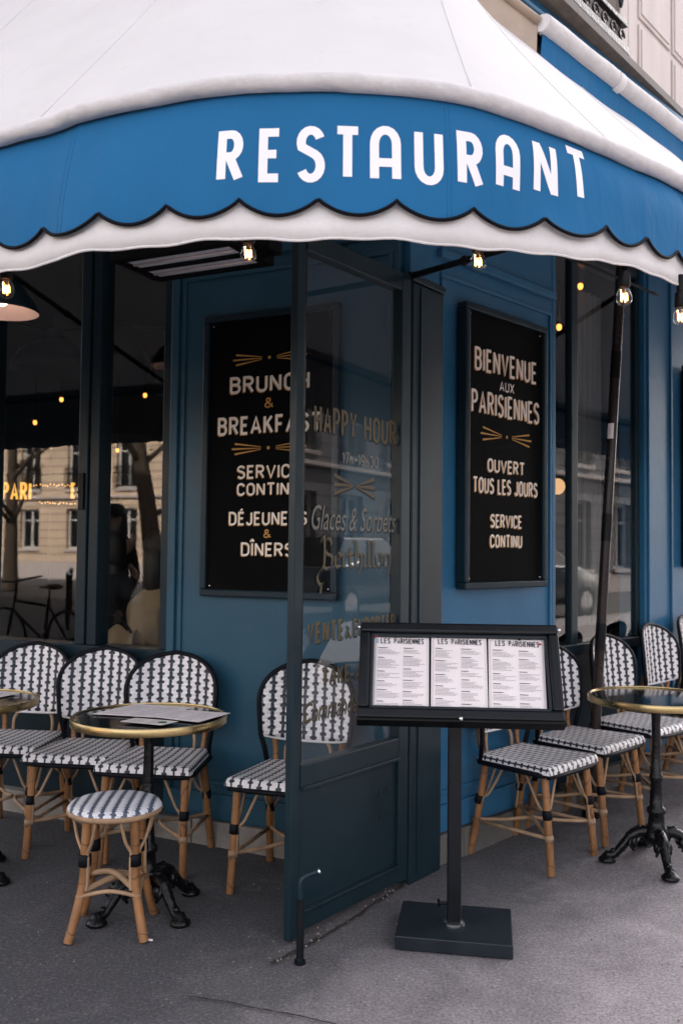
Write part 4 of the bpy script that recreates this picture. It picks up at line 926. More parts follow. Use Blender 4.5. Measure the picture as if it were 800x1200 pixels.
    def leg_at(sx, fy, z):
        top = Vector((sx * (.178 if fy < 0 else .162), -.165 if fy < 0 else .155, .43)); foot = Vector((sx * (.188 if fy < 0 else .186), -.205 if fy < 0 else .225, 0)); return top.lerp(foot, 1 - z / .43)
    for sx in (-1, 1): MB().tube([leg_at(sx, -1, zs) + Vector((0, -.02, 0)), leg_at(sx, 1, zs) + Vector((0, .02, 0))], .0085, 8).build('stretcher', M['rattan_pale'], o, smooth=True)
    for sx in (-1, 1):
        a, b = leg_at(sx, -1, zs + .004), leg_at(sx, 1, zs + .004)
        MB().tube(arcs([a, a.lerp(b, .25) - Vector((sx * .09, 0, 0)), Vector((-sx * .0 + sx * .012, .01, zs + .014)), b.lerp(a, .25) - Vector((sx * .09, 0, 0)), b]), .0085, 8).build('stretcher', M['rattan_pale'], o, smooth=True)
        MB().tube([leg_at(sx, -1, zs + .014), leg_at(sx, -1, zs - .012)], .0195, 11).build('stretcher_collar', M['rattan_pale'], o, smooth=True)
    return o
def face(F, yaw=0.0):
    f = Matrix.Rotation(yaw, 3, 'Z') @ F.n; return atan2(f.x, -f.y)
GC = 'woven rattan bistro chairs on the terrace'
proto = None
CH = [(L, 1.925, .315, radians(17), 'woven rattan bistro chair cut by the left edge of the frame, behind the left table'),
      (L, 1.465, .32, radians(17), 'woven rattan bistro chair right of the leftmost one, left of the stool'),
      (L, 1.055, .315, radians(17), 'woven rattan bistro chair just behind the table with the paper menus'),
      (L, .385, .285, radians(8), 'woven rattan bistro chair half hidden behind the glass screen'),
      (R, .42, .255, 0, 'woven rattan bistro chair nearest the menu stand, its back hidden by the menus'),
      (R, .91, .25, 0, 'second woven rattan bistro chair from the menu stand along the right wall'),
      (R, 1.40, .30, radians(-3), 'woven rattan bistro chair beyond the leaning pole, by the right window'),
      (R, 1.97, .31, radians(-2), 'woven rattan bistro chair in front of the blue pilaster, behind the right table'),
      (R, 2.47, .31, 0, 'woven rattan bistro chair cut by the right edge of the frame')]
for F, u, n, yaw, lb in CH:
    p = F.w(u, n, 0)
    if proto is None: proto = make_chair(lb, GC); c = proto
    else: c = copy_tree(proto); c['label'] = lb
    c.location = (p.x, p.y, max(gz(p.x, p.y), .004) ); c.rotation_euler = (0, 0, face(F, yaw))
# ================================================================== STOOL
o = thing('rattan_stool', 'round low rattan stool with woven seat standing in front of the left chairs', 'stool', (0, 0, 0))
mb = MB()
for i in range(9): pass
def dome(a, b):
    r_ = .171 * (1 - (1 - b) ** 1.25); t = 2 * pi * a; return Vector((r_ * cos(t), r_ * sin(t), .470 - .010 * b ** 2 - .016 * b ** 12))
mb.grid(dome, 48, 10, lambda a, b: (.171 * (1 - (1 - b) ** 1.25) * cos(2 * pi * a), .171 * (1 - (1 - b) ** 1.25) * sin(2 * pi * a))); se = mb.build('seat', M['weave_stool'], o, smooth=True)
MB().tube([(.1615 * cos(2 * pi * i / 48), .1615 * sin(2 * pi * i / 48), .434) for i in range(48)], .0125, 10, closed=True).build('seat_rim', M['rattan_pale'], se, smooth=True)
for i in range(4):
    t = pi / 4 + i * pi / 2; ct, st_ = cos(t), sin(t)
    top = Vector((.118 * ct, .118 * st_, .435)); k1 = Vector((.130 * ct, .130 * st_, .20)); foot = Vector((.188 * ct, .188 * st_, 0))
    lg = MB().tube(smooth_path([top, Vector((.124 * ct, .124 * st_, .33)), k1, Vector((.155 * ct, .155 * st_, .10)), foot], 5), .0165, 12).build('leg', M['rattan'], o, smooth=True, autos=50)
    c = Vector((.126 * ct, .126 * st_, .275)); MB().tube([c + Vector((0, 0, .022)), c + Vector((0, 0, .02)), c - Vector((0, 0, .02)), c - Vector((0, 0, .022))], [.02, .0235, .0235, .02], 12).build('leg_binding', M['binding'], lg, smooth=True)
    mb = MB(); tv = Vector((-st_, ct, 0)); rv = Vector((ct, st_, 0))
    for sg in (-1, 1):
        e = Vector((.150 * cos(t + sg * .50), .150 * sin(t + sg * .50), .432)); k = c + tv * sg * .019
        mb.tube(smooth_path([e, e.lerp(k, .5) + Vector((0, 0, -.006)), k + Vector((0, 0, .03)), k, k + Vector((0, 0, -.07)), k1 + tv * sg * .018 + Vector((0, 0, -.03))], 5), .0062, 7)
    mb.build('leg_brace', M['rattan_pale'], lg, smooth=True)
for i in range(2):
    t = pi / 4 + i * pi / 2; a = Vector((.136 * cos(t), .136 * sin(t), .165)); MB().tube(smooth_path([a, Vector((0, 0, .182 + i * .018)), Vector((-a.x, -a.y, .165))], 8), .0115, 9).build('stretcher', M['rattan_pale'], o, smooth=True)
for i in range(4):
    t0, t1 = pi / 4 + i * pi / 2, pi / 4 + (i + 1) * pi / 2; r_ = .143
    MB().tube(smooth_path([(r_ * cos(t0) * 1.08, r_ * sin(t0) * 1.08, .150), (r_ * .72 * cos((t0 + t1) / 2), r_ * .72 * sin((t0 + t1) / 2), .168), (r_ * cos(t1) * 1.08, r_ * sin(t1) * 1.08, .150)], 8), .0075, 8).build('stretcher', M['rattan_pale'], o, smooth=True)
o.location = (-.826, 3.455, .004); o.rotation_euler = (0, 0, radians(4))

# ================================================================== TABLES
def make_table(label, group):
    o = thing('bistro_table', label, 'table', (0, 0, 0), 0, group); Rr = .294
    MB().lathe((0, 0, 0), [(Rr - .012, .717), (Rr - .002, .719), (Rr - .002, .741), (Rr - .006, .7415), (.001, .7415)], 64).build('tabletop', M['black_top'], o, smooth=True, autos=30)
    mb = MB(); prof = [(Rr - .0015, .716), (Rr + .005, .715), (Rr + .0065, .718), (Rr + .0065, .741), (Rr + .004, .7455), (Rr - .005, .7455), (Rr - .006, .742)]; mb.lathe((0, 0, 0), prof, 72); mb.f = mb.f[:-2]; mb.build('brass_rim', M['brass'], o, smooth=True, autos=35)
    MB().lathe((0, 0, 0), [(.10, .711), (.10, .704), (.03, .695), (.021, .66), (.019, .62), (.021, .50), (.023, .40), (.026, .395), (.030, .385), (.030, .370), (.024, .360), (.028, .30), (.030, .250), (.041, .240), (.043, .225), (.034, .215), (.037, .175), (.043, .160), (.056, .145), (.062, .125), (.060, .105), (.045, .085), (.030, .075)], 24).build('column', M['iron'], o, smooth=True, autos=50)
    for i in range(4):
        t = pi / 4 + i * pi / 2; d = Vector((cos(t), sin(t), 0)); sd_ = Vector((-sin(t), cos(t), 0)); Z = Vector((0, 0, 1))
        mb = MB(); mb.tube(smooth_path([d * .03 + Z * .135, d * .075 + Z * .135, d * .115 + Z * .112, d * .155 + Z * .064, d * .190 + Z * .030, d * .222 + Z * .026], 5), [.026] * 6 + [.025] * 5 + [.021] * 5 + [.019] * 5 + [.020] * 4 + [.022], 9)
        lg = mb.build('leg', M['iron'], o, smooth=True)
        mb = MB(); mb.lathe(d * .218, [(.037, 0), (.039, .006), (.037, .014), (.028, .020), (.018, .034), (.006, .044), (.001, .046)], 16); mb.ball(d * .192 + Z * .047, (.014, .014, .013), 10); mb.build('claw_foot', M['iron'], lg, smooth=True, autos=50)
        mb = MB()
        for k in range(5): mb.ball(d * (.078 + .020 * k) + Z * (.150 - .010 * k - .0022 * k * k) , (.015 - .001 * k,) * 3, 8)
        for sg in (-1, 1):
            mb.ball(d * .105 + sd_ * sg * .026 + Z * .095, (.016, .016, .026), 8); mb.tube([d * .11 + sd_ * sg * .012 + Z * .125, d * .125 + sd_ * sg * .026 + Z * .085, d * .105 + sd_ * sg * .028 + Z * .058], [.010, .009, .006], 8)
        mb.build('leaf_ornament', M['iron'], lg, smooth=True)
    return o
GT = 'round brass rimmed bistro tables'
t2 = make_table('round black table with brass rim, paper menus lying on it', GT); t2.location = (-.742, 3.635, .004); t2.rotation_euler = (0, 0, radians(2))
for loc, rz, lb in (((-1.60, 3.97, .004), .4, 'round black table with brass rim cut by the left edge of the frame'), ((1.432, 4.205, gz(1.43, 4.2)), radians(41), 'round black table with brass rim standing by itself at the right')):
    c = copy_tree(t2); c['label'] = lb; c.location = loc; c.rotation_euler = (0, 0, rz)
# papers on the table
def sheet(label, quad, z, m, lines, name='paper_menu'):
    mb = MB(); q = [Vector((x, y, z)) for x, y in quad]
    mb.hexa(q + [p + Vector((0, 0, .0012)) for p in q]); o = mb.build(name, M[m]); tag(o, label, 'menu', 'paper menus on the table')
    mb = MB(); random.seed(hash(label) % 99 if False else len(label))
    P = lambda a, b: (q[0].lerp(q[1], b)).lerp(q[3].lerp(q[2], b), a) + Vector((0, 0, .0016))
    for i in range(lines):
        b = .12 + .78 * i / lines
        for a0, a1 in ((.08, .46), (.54, .92)):
            e = a0 + (a1 - a0) * random.uniform(.55, 1); mb.add([P(a0, b), P(e, b), P(e, b + .12 / lines), P(a0, b + .12 / lines)], [(0, 1, 2, 3)])
    mb.build('small_print', M['grey_ink'], o, normals=False)
    return o
ZTT = .7505
sheet('large white menu sheet lying open on the left side of the round table', [(-.966, 3.636), (-.846, 3.88), (-.60, 3.80), (-.714, 3.577)], ZTT, 'paper', 6)
sheet('white menu sheet overhanging the right side of the round table', [(-.727, 3.576), (-.66, 3.745), (-.43, 3.672), (-.525, 3.475)], ZTT + .0022, 'paper', 6)
o = sheet('narrow cream card with a green mark on the front of the round table', [(-.815, 3.462), (-.775, 3.535), (-.60, 3.475), (-.65, 3.397)], ZTT + .0044, 'paper_cream', 7, 'menu_card')
mb = MB(); mb.lathe((-.655, 3.447, ZTT + .0058), [(.017, 0), (.017, .0006)], 16); mb.build('green_mark', mat('green_print', (.03, .10, .05), .7), o)
sheet('menu sheet lying on the table at the left edge of the frame', [(-1.66, 4.03), (-1.56, 4.20), (-1.42, 4.13), (-1.50, 3.93)], ZTT, 'paper', 10)

# ================================================================== MENU STAND
PX = (.424, 3.412); yaw = radians(-4.0)
mo = thing('menu_stand', 'black pedestal menu stand showing three printed menus in front of the corner', 'menu stand', (PX[0], PX[1], 0))
MR = Matrix.Translation((PX[0], PX[1], 0)) @ Matrix.Rotation(yaw, 4, 'Z')
mb = MB(); mb.hexa([Vector((x, y, z)) for z in (.004, .052) for x, y in ((.201, 3.290), (.604, 3.218), (.657, 3.547), (.253, 3.620))]); mb.build('base_plate', M['base_plate'], mo, bevel=.004)
mb = MB(); mb.box((0, 0, .42), (.050, .050, .744), MR); mb.build('lower_post', M['stand'], mo, bevel=.007)
mb = MB(); mb.box((0, 0, .57), (.041, .041, .55), MR); mb.build('upper_post', M['stand'], mo, bevel=.006)
mb = MB(); mb.lathe(MR @ Vector((0, 0, .052)), [(.040, 0), (.040, .004), (.034, .006)], 20); mb.build('post_collar', M['chrome'], mo, smooth=True, autos=40)
mb = MB(); mb.tube([MR @ Vector((-.025, 0, .12)), MR @ Vector((-.055, 0, .12))], .006, 8); mb.tube([MR @ Vector((-.055, -.014, .113)), MR @ Vector((-.055, .014, .127))], .005, 8); mb.build('clamp_screw', M['black'], mo)
TL_ = radians(28.5)
MD = MR @ Matrix.Translation((.016, .022, .955)) @ Matrix.Rotation(-TL_, 4, 'X')      # display frame: x right, z up the slope, -y out of the face
mb = MB(); W2, H2, fw2 = .370, .187, .039
mb.box((0, .028, 0), (2 * W2 - .02, .02, 2 * H2 - .02), MD); mb.build('back_panel', M['stand'], mo)
mb = MB()
for x0, x1, z0, z1 in ((-W2, W2, H2 - fw2, H2), (-W2, W2, -H2, -H2 + fw2), (-W2, -W2 + fw2, -H2 + fw2, H2 - fw2), (W2 - fw2, W2, -H2 + fw2, H2 - fw2)): mb.box(((x0 + x1) / 2, .004, (z0 + z1) / 2), (x1 - x0, .060, z1 - z0), MD)
fr_ = mb.build('display_frame', M['stand'], mo, bevel=.009)
mb = MB()
for x0, x1, z0, z1 in ((-W2 + fw2, W2 - fw2, H2 - fw2 - .012, H2 - fw2), (-W2 + fw2, W2 - fw2, -H2 + fw2, -H2 + fw2 + .012), (-W2 + fw2, -W2 + fw2 + .012, -H2 + fw2, H2 - fw2), (W2 - fw2 - .012, W2 - fw2, -H2 + fw2, H2 - fw2)): mb.box(((x0 + x1) / 2, .004, (z0 + z1) / 2), (x1 - x0, .026, z1 - z0), MD)
mb.build('inner_bead', M['base_plate'], fr_, bevel=.003)
mb = MB(); mb.box((0, .006, -H2 - .007), (2 * W2 + .010, .072, .013), MD); mb.build('bottom_ledge', M['black'], mo, bevel=.006)
for c in ((0, -.034, -H2 - .002), (-W2 - .004, -.012, H2 - .018), (W2 + .004, -.012, H2 - .018)): MB().ball(MD @ Vector(c), .0085, 10).build('lock_knob', M['chrome'], mo, smooth=True)
mb = MB(); mb.box((0, .065, -.06), (.10, .05, .14), MD); mb.build('mount_block', M['black'], mo)
def pinned(label, cx, rot, k, cz=0.0):
    MS = MD @ Matrix.Translation((cx, .010 - k * .002, cz)) @ Matrix.Rotation(rot, 4, 'Y')
    o = thing('printed_menu', label, 'menu', tuple(MS.translation)); o['group'] = 'printed menus in the stand'
    w2, h2 = .1035, .1455
    mb = MB(); mb.grid(lambda a, b: MS @ Vector(((a * 2 - 1) * w2, -.003 * (a * 2 - 1) ** 2 - .002 * (b * 2 - 1) ** 2, (b * 2 - 1) * h2)), 10, 12); sh = mb.build('sheet', M['paper'], o, smooth=True, solid=.0008)
    P = lambda x, y, kk: MS @ Vector((x, -.0062 - kk * .00002, y))
    mb = MB(); letters(mb, 'LES', -.078, -.042, .110, .022, .0030, P); letters(mb, 'PARISIENNES', -.028, .084, .110, .022, .0029, P); mb.build('heading', M['ink'], o, normals=False)
    mb = MB(); e_ = .0006
    for x0, x1, y0, y1 in ((-.097, .097, .138, .1388), (-.097, .097, -.139, -.1382), (-.097, -.0964, -.138, .138), (.0964, .097, -.138, .138)): mb.add([P(x0, y0, 0), P(x1, y0, 0), P(x1, y1, 0), P(x0, y1, 0)], [(0, 1, 2, 3)])
    random.seed(20 + k); hd = MB()
    for c0, c1 in ((-.088, -.006), (.008, .088)):
        y = .094
        while y > -.125:
            hd.add([P(c0, y, 0), P(c0 + random.uniform(.018, .045), y, 0), P(c0 + .03, y - .0028, 0), P(c0, y - .0028, 0)], [(0, 1, 2, 3)]); y -= .009
            for _ in range(random.randint(3, 7)):
                x = c0; e = c0 + (c1 - c0) * random.uniform(.5, 1)
                while x < e:
                    w_ = random.uniform(.004, .012); mb.add([P(x, y, 0), P(min(x + w_, c1), y, 0), P(min(x + w_, c1), y - .0017, 0), P(x, y - .0017, 0)], [(0, 1, 2, 3)]); x += w_ + .0016
                y -= .0052
            y -= .009
    mb.build('small_print', M['grey_ink'], o, normals=False); hd.build('section_print', M['mid_ink'], o, normals=False)['kind'] = 'stuff'
    return o, MS
o, MS = pinned('left printed menu, held by a red pin at its corner', -.215, radians(.5), 0)
mb = MB(); mb.ball(MS @ Vector((-.096, -.012, .138)), .0065, 10); mb.build('push_pin', M['red'], o, smooth=True)
mb = MB(); mb.add([MS @ Vector(q) for q in ((-.098, -.0065, .112), (-.086, -.0065, .112), (-.088, -.0065, .128), (-.096, -.0065, .130))], [(0, 1, 2, 3)]); mb.build('blue_emblem', mat('pale_blue_ink', (.30, .42, .52), .8), o, normals=False)
o, MS = pinned('middle printed menu, under a small black pin at its top', .0, radians(.8), 1)
mb = MB(); mb.ball(MS @ Vector((.012, -.010, .142)), .006, 10); mb.build('push_pin', M['black'], o, smooth=True)
o, MS = pinned('right printed menu with a red mark, tilted under its black pin', .212, radians(1.6), 0, -.003)
mb = MB(); mb.ball(MS @ Vector((.012, -.010, .140)), .006, 10); mb.build('push_pin', M['black'], o, smooth=True)
mb = MB(); mb.add([MS @ Vector(q) for q in ((.082, -.0065, .120), (.094, -.0065, .120), (.094, -.0065, .126), (.082, -.0065, .128))], [(0, 1, 2, 3)]); mb.build('red_emblem', M['red'], o, normals=False)
# ================================================================== BEHIND THE GLASS
def innerlamp(loc, label, r=.017):
    o = thing('hanging_bulb', label, 'light bulb', loc, 0, 'small warm bulbs inside the restaurant'); v = Vector(loc)
    mb = MB(); mb.ball(v, (r, r, r * 1.3), 12); mb.build('bulb', M['inner_bulb'], o, smooth=True)
    mb = MB(); mb.tube([v + Vector((0, 0, r)), v + Vector((0, 0, r + .06))], .012, 8); mb.tube([v + Vector((0, 0, r + .05)), Vector((v.x, v.y, 3.08))], .004, 6); mb.build('socket', M['black'], o)
for loc, lb in (((-2.454, 8.0, 2.694), 'small warm bulb seen left of the left window post'), ((-1.725, 8.0, 2.739), 'small warm bulb seen right of the left window post'), ((-2.68, 8.0, 2.49), 'dim small bulb low at the far left inside'),
                ((1.453, 5.6, 3.04), 'small warm bulb high in the right window'), ((1.322, 5.6, 2.785), 'small warm bulb in the narrow pane of the right window'), ((-2.20, 9.0, 2.36), 'faint bulb deep inside behind the left window post')): innerlamp(loc, lb)
o = thing('globe_lamp', 'round glowing globe lamp seen through the narrow right pane', 'lamp', (1.518, 6.5, 1.87)); v = Vector((1.518, 6.5, 1.869))
mb = MB(); mb.ball(v, .06, 20); mb.build('globe', M['globe'], o, smooth=True); mb = MB(); mb.tube([v + Vector((0, 0, .06)), Vector((v.x, v.y, 3.0))], .006, 8); mb.build('lamp_rod', M['black'], o)
def pendant(loc, r, label):
    o = thing('dome_pendant', label, 'lamp', loc, 0, 'black pendant lamps inside'); v = Vector(loc)
    prof = [(r, 0), (r * .97, .05), (r * .8, .13), (r * .45, .19), (r * .2, .23), (r * .15, .30)]; mb = MB(); mb.lathe(v, prof, 24); mb.f = mb.f[:-2]; mb.build('lamp_shade', M['black'], o, smooth=True, solid=.004)
    mb = MB(); mb.tube([v + Vector((0, 0, .3)), Vector((v.x, v.y, 3.05))], .012, 8); mb.tube([v + Vector((.02, 0, .28)), Vector((v.x + .5, v.y + .2, 3.05))], .012, 8); mb.tube([v + Vector((-.02, 0, .28)), Vector((v.x - .35, v.y + .2, 3.05))], .012, 8); mb.build('lamp_struts', M['black'], o)
pendant((-2.05, 6.5, 2.66), .30, 'wide black pendant lamp inside behind the left pane'); pendant((-1.17, 6.6, 2.70), .20, 'black dome pendant lamp inside by the blue wall')
mb = MB(); mb.tube([(-1.50, 6.6, 3.0), (-1.38, 6.9, 2.55)], .016, 8); mb.tube([(-1.20, 6.6, 3.0), (-1.05, 7.2, 2.5)], .012, 8)
tag(mb.build('ceiling_rods', M['black']), 'slanting dark rods under the ceiling inside', 'rods')
# letter sign made of bulbs
o = thing('bulb_letter_sign', 'glowing yellow letters made of small bulbs inside the left window', 'sign', (-2.5, 7.0, 1.7))
mb = MB(); letters(mb, 'PARI', -2.585, -2.36, 1.755, .14, .020, lambda x, y, k: Vector((x, 7.0 - k * .0003, y))); mb.build('lettering', M['marquee'], o, normals=False)
mb = MB(); letters(mb, 'E', -2.06, -2.02, 1.775, .12, .020, lambda x, y, k: Vector((x, 7.0 - k * .0003, y))); mb.build('lettering', M['marquee'], o, normals=False)
mb = MB(); random.seed(4)
for i in range(16): mb.ball((-2.36 + i * .021 + random.uniform(-.006, .006), 7.0, 1.875 + random.uniform(-.008, .008)), .0055, 6)
for i in range(14): mb.ball((-2.30 + i * .021 + random.uniform(-.006, .006), 7.0, 1.74 + random.uniform(-.01, .01)), .005, 6)
mb.build('bulb_row', M['marquee'], o, smooth=True)
mb = MB(); mb.box((-2.3, 7.03, 1.82), (.75, .02, .28)); mb.build('sign_backing', M['inner_wall'], o)

def person(label, joints, radii, edges, headc, headr, clothes, hair, facing, skin='skin'):
    """one continuous skinned body; clothing and hair are children"""
    me = bpy.data.meshes.new('person'); me.from_pydata([Vector(j) for j in joints], edges, []); ob = bpy.data.objects.new('person', me); COL.objects.link(ob)
    sm = ob.modifiers.new('skin', 'SKIN'); sm.use_smooth_shade = True
    for v, r in zip(me.skin_vertices[0].data, radii): v.radius = (r, r); v.use_root = False
    me.skin_vertices[0].data[0].use_root = True
    ss = ob.modifiers.new('sub', 'SUBSURF'); ss.levels = 2; ss.render_levels = 2
    dg = bpy.context.evaluated_depsgraph_get(); m2 = bpy.data.meshes.new_from_object(ob.evaluated_get(dg)); ob.modifiers.clear(); ob.data = m2; m2.materials.clear(); m2.materials.append(M[clothes])
    tag(ob, label, 'person')
    f = Vector(facing).normalized(); sd_ = Vector((0, 0, 1)).cross(f); c = Vector(headc)
    mb = MB(); mb.ball(c, (headr * .78, headr * .92, headr * 1.15), 16, Matrix.Rotation(atan2(-f.x, f.y), 4, 'Z')); mb.ball(c + f * headr * .92, (.012, .012, .022), 8)
    for sg in (-1, 1): mb.ball(c + sd_ * sg * headr * .80, (.012, .02, .03), 8); mb.ball(c + sd_ * sg * .032 + f * headr * .82 + Vector((0, 0, .015)), .010, 8)
    mb.build('head', M[skin], ob, smooth=True)
    mb = MB()
    for off, rr in hair: mb.ball(c + f * off[0] + sd_ * off[1] + Vector((0, 0, off[2])), rr, 14, Matrix.Rotation(atan2(-f.x, f.y), 4, 'Z'))
    mb.build('hair', M['hair'], ob, smooth=True)
    return ob
def seated(label, base, facing, clothes, lean=.12, hair=None, arm_up=False, sleeve='skin', skin='skin'):
    f = Vector(facing).normalized(); s_ = Vector((0, 0, 1)).cross(f); Z = Vector((0, 0, 1)); b = Vector(base)
    P = lambda a, c, z: b + f * a + s_ * c + Z * z
    j = [P(0, 0, .50), P(lean * .3, 0, .70), P(lean * .8, 0, .92), P(lean, 0, 1.08), P(lean * 1.25, 0, 1.19), P(lean * 1.35, 0, 1.27)]; r = [.14, .13, .15, .12, .052, .055]; e = [(0, 1), (1, 2), (2, 3), (3, 4), (4, 5)]
    for sg in (-1, 1):
        k = len(j); up = arm_up and sg > 0
        j += [P(lean, sg * .18, 1.04), P(lean + .10, sg * .25, .82), P(lean + .30, sg * .16, 1.0 if up else .80), P(lean + .36, sg * .12, 1.06 if up else .80)]; r += [.062, .046, .034, .032]
        e += [(3, k), (k, k + 1), (k + 1, k + 2), (k + 2, k + 3)]
        k = len(j); j += [P(.06, sg * .10, .50), P(.44, sg * .13, .52), P(.46, sg * .13, .12), P(.56, sg * .13, .09)]; r += [.095, .066, .045, .035]; e += [(0, k), (k, k + 1), (k + 1, k + 2), (k + 2, k + 3)]
    hc = P(lean * 1.5, 0, 1.37); ob = person(label, j, r, e, hc, .105, clothes, hair, facing, skin)
    for sg in (-1, 1):          # hands with separate fingers
        up = arm_up and sg > 0; h = P(lean + .38, sg * .11, 1.085 if up else .80); d = (f * .3 + Z * .95).normalized() if up else f
        side = s_; mb = MB(); mb.ball(h + d * .03, (.036, .036, .03), 10)
        for q in range(4):
            a = h + d * .05 + side * (q - 1.5) * .019; l_ = (.062, .074, .070, .054)[q]; mb.tube([a, a + d * l_ * .5 + f * .004, a + d * l_ + f * .018], [.0095, .009, .007], 7)
        a = h - side * sg * .028; mb.tube([a, a + d * .03 - side * sg * .018, a + d * .055 - side * sg * .016], [.011, .010, .008], 7); mb.build('hand', M[skin], ob, smooth=True)
    return ob
long_hair = [((-.02, 0, .045), (.098, .112, .105)), ((-.07, 0, -.08), (.095, .07, .17)), ((-.08, 0, -.24), (.085, .055, .15))]
short_hair = [((-.02, 0, .05), (.095, .108, .095)), ((-.06, 0, -.01), (.09, .07, .10))]
fL = -L.n
seated('person with long dark hair in dark clothes seated inside behind the left window', (-1.45, 5.55, .10), (.5, .85, 0), 'dark_cloth', hair=long_hair)
seated('person with dark hair in a grey shirt leaning on one arm inside the left window', (-.86, 6.2, .10), (-.75, -.55, 0), 'shirt', lean=.2, hair=short_hair, arm_up=True)
seated('person in a beige jacket seen from behind inside the left window', (-1.14, 5.36, .0), (.55, .83, 0), 'jacket', lean=.10, hair=long_hair[:2])
def standing(label, base, facing, clothes, hair, h=1.70):
    """a passer-by, upright, weight on both feet, arms relaxed"""
    f = Vector(facing).normalized(); s_ = Vector((0, 0, 1)).cross(f); Z = Vector((0, 0, 1)); b = Vector(base); k_ = h / 1.72
    P = lambda a, c, z: b + (f * a + s_ * c + Z * z) * k_
    j = [P(0, 0, .95), P(0, 0, 1.12), P(.01, 0, 1.30), P(0, 0, 1.42), P(.01, 0, 1.50), P(.02, 0, 1.56)]; r = [.145, .125, .145, .115, .05, .052]; e = [(0, 1), (1, 2), (2, 3), (3, 4), (4, 5)]
    for sg in (-1, 1):
        k = len(j); j += [P(0, sg * .18, 1.39), P(-.02, sg * .24, 1.12), P(.10, sg * .22, .90), P(.13, sg * .21, .84)]; r += [.060, .046, .036, .032]; e += [(3, k), (k, k + 1), (k + 1, k + 2), (k + 2, k + 3)]
        k = len(j); j += [P(0, sg * .10, .86), P(.02, sg * .11, .48), P(-.01, sg * .11, .09), P(.12, sg * .125, .04)]; r += [.095, .065, .045, .036]; e += [(0, k), (k, k + 1), (k + 1, k + 2), (k + 2, k + 3)]
    ob = person(label, j, r, e, P(.03, 0, 1.63), .100, clothes, hair, facing)
    for sg in (-1, 1):
        h_ = P(.14, sg * .21, .81); d = (f * .25 - Z).normalized(); mb = MB(); mb.ball(h_ + d * .02, (.024, .036, .04), 10)
        for q in range(4):
            a = h_ + d * .05 + f * (q - 1.5) * .018; l_ = (.060, .072, .068, .052)[q]; mb.tube([a, a + d * l_ * .5, a + d * l_ - s_ * sg * .014], [.0095, .009, .007], 7)
        a = h_ + f * .028; mb.tube([a, a + d * .03 + f * .016, a + d * .055 + f * .014], [.011, .010, .008], 7); mb.build('hand', M['skin'], ob, smooth=True)
    return ob
p = L.w(4.02, 2.9, .0); standing('person with long dark hair and dark coat on the pavement, mirrored in the left window', tuple(p), (.3, .95, 0), 'dark_cloth', long_hair, 1.76)
p = L.w(3.32, 2.9, .0); standing('person with short dark hair and grey shirt on the pavement, mirrored beside the tree', tuple(p), (.55, .80, 0), 'shirt', short_hair, 1.66)
# bag on the bench
o = thing('canvas_bag', 'beige canvas bag with a strap standing just inside the left window', 'bag', (-1.23, 5.12, .70)); BF = Frame((-1.23, 5.12), aL, aL + pi / 2)
mb = MB(); mb.grid(lambda a, b: BF.w((a - .5) * .30 * (1 - .15 * b * b), (.06 + .02 * sin(a * 9)) * sin(pi * min(b * 1.02, 1)) ** .5, .70 + .26 * b - .02 * sin(a * pi * 3) * b), 18, 10); mb.grid(lambda a, b: BF.w((a - .5) * .30 * (1 - .15 * b * b), -.06 * sin(pi * min(b * 1.02, 1)) ** .5, .70 + .26 * b - .02 * sin(a * pi * 3) * b), 18, 10); mb.build('bag_body', M['jacket'], o, smooth=True)
mb = MB(); mb.tube(smooth_path([BF.w(-.12, .03, .94), BF.w(-.05, .05, 1.02), BF.w(.05, .05, 1.01), BF.w(.12, .06, .80)], 6), .008, 7); mb.build('strap', M['dark_cloth'], o, smooth=True)
o = thing('window_bench', 'dark upholstered bench running along the inside of the left window', 'bench', tuple(L.w(2.4, -.45, .1)))
MB().fbox(L, 1.3, 3.9, -.62, -.22, .45, .68).build('seat_cushion', M['dark_cloth'], o, bevel=.03); MB().fbox(L, 1.32, 3.88, -.58, -.26, .12, .45).build('bench_base', M['inner_wall'], o)

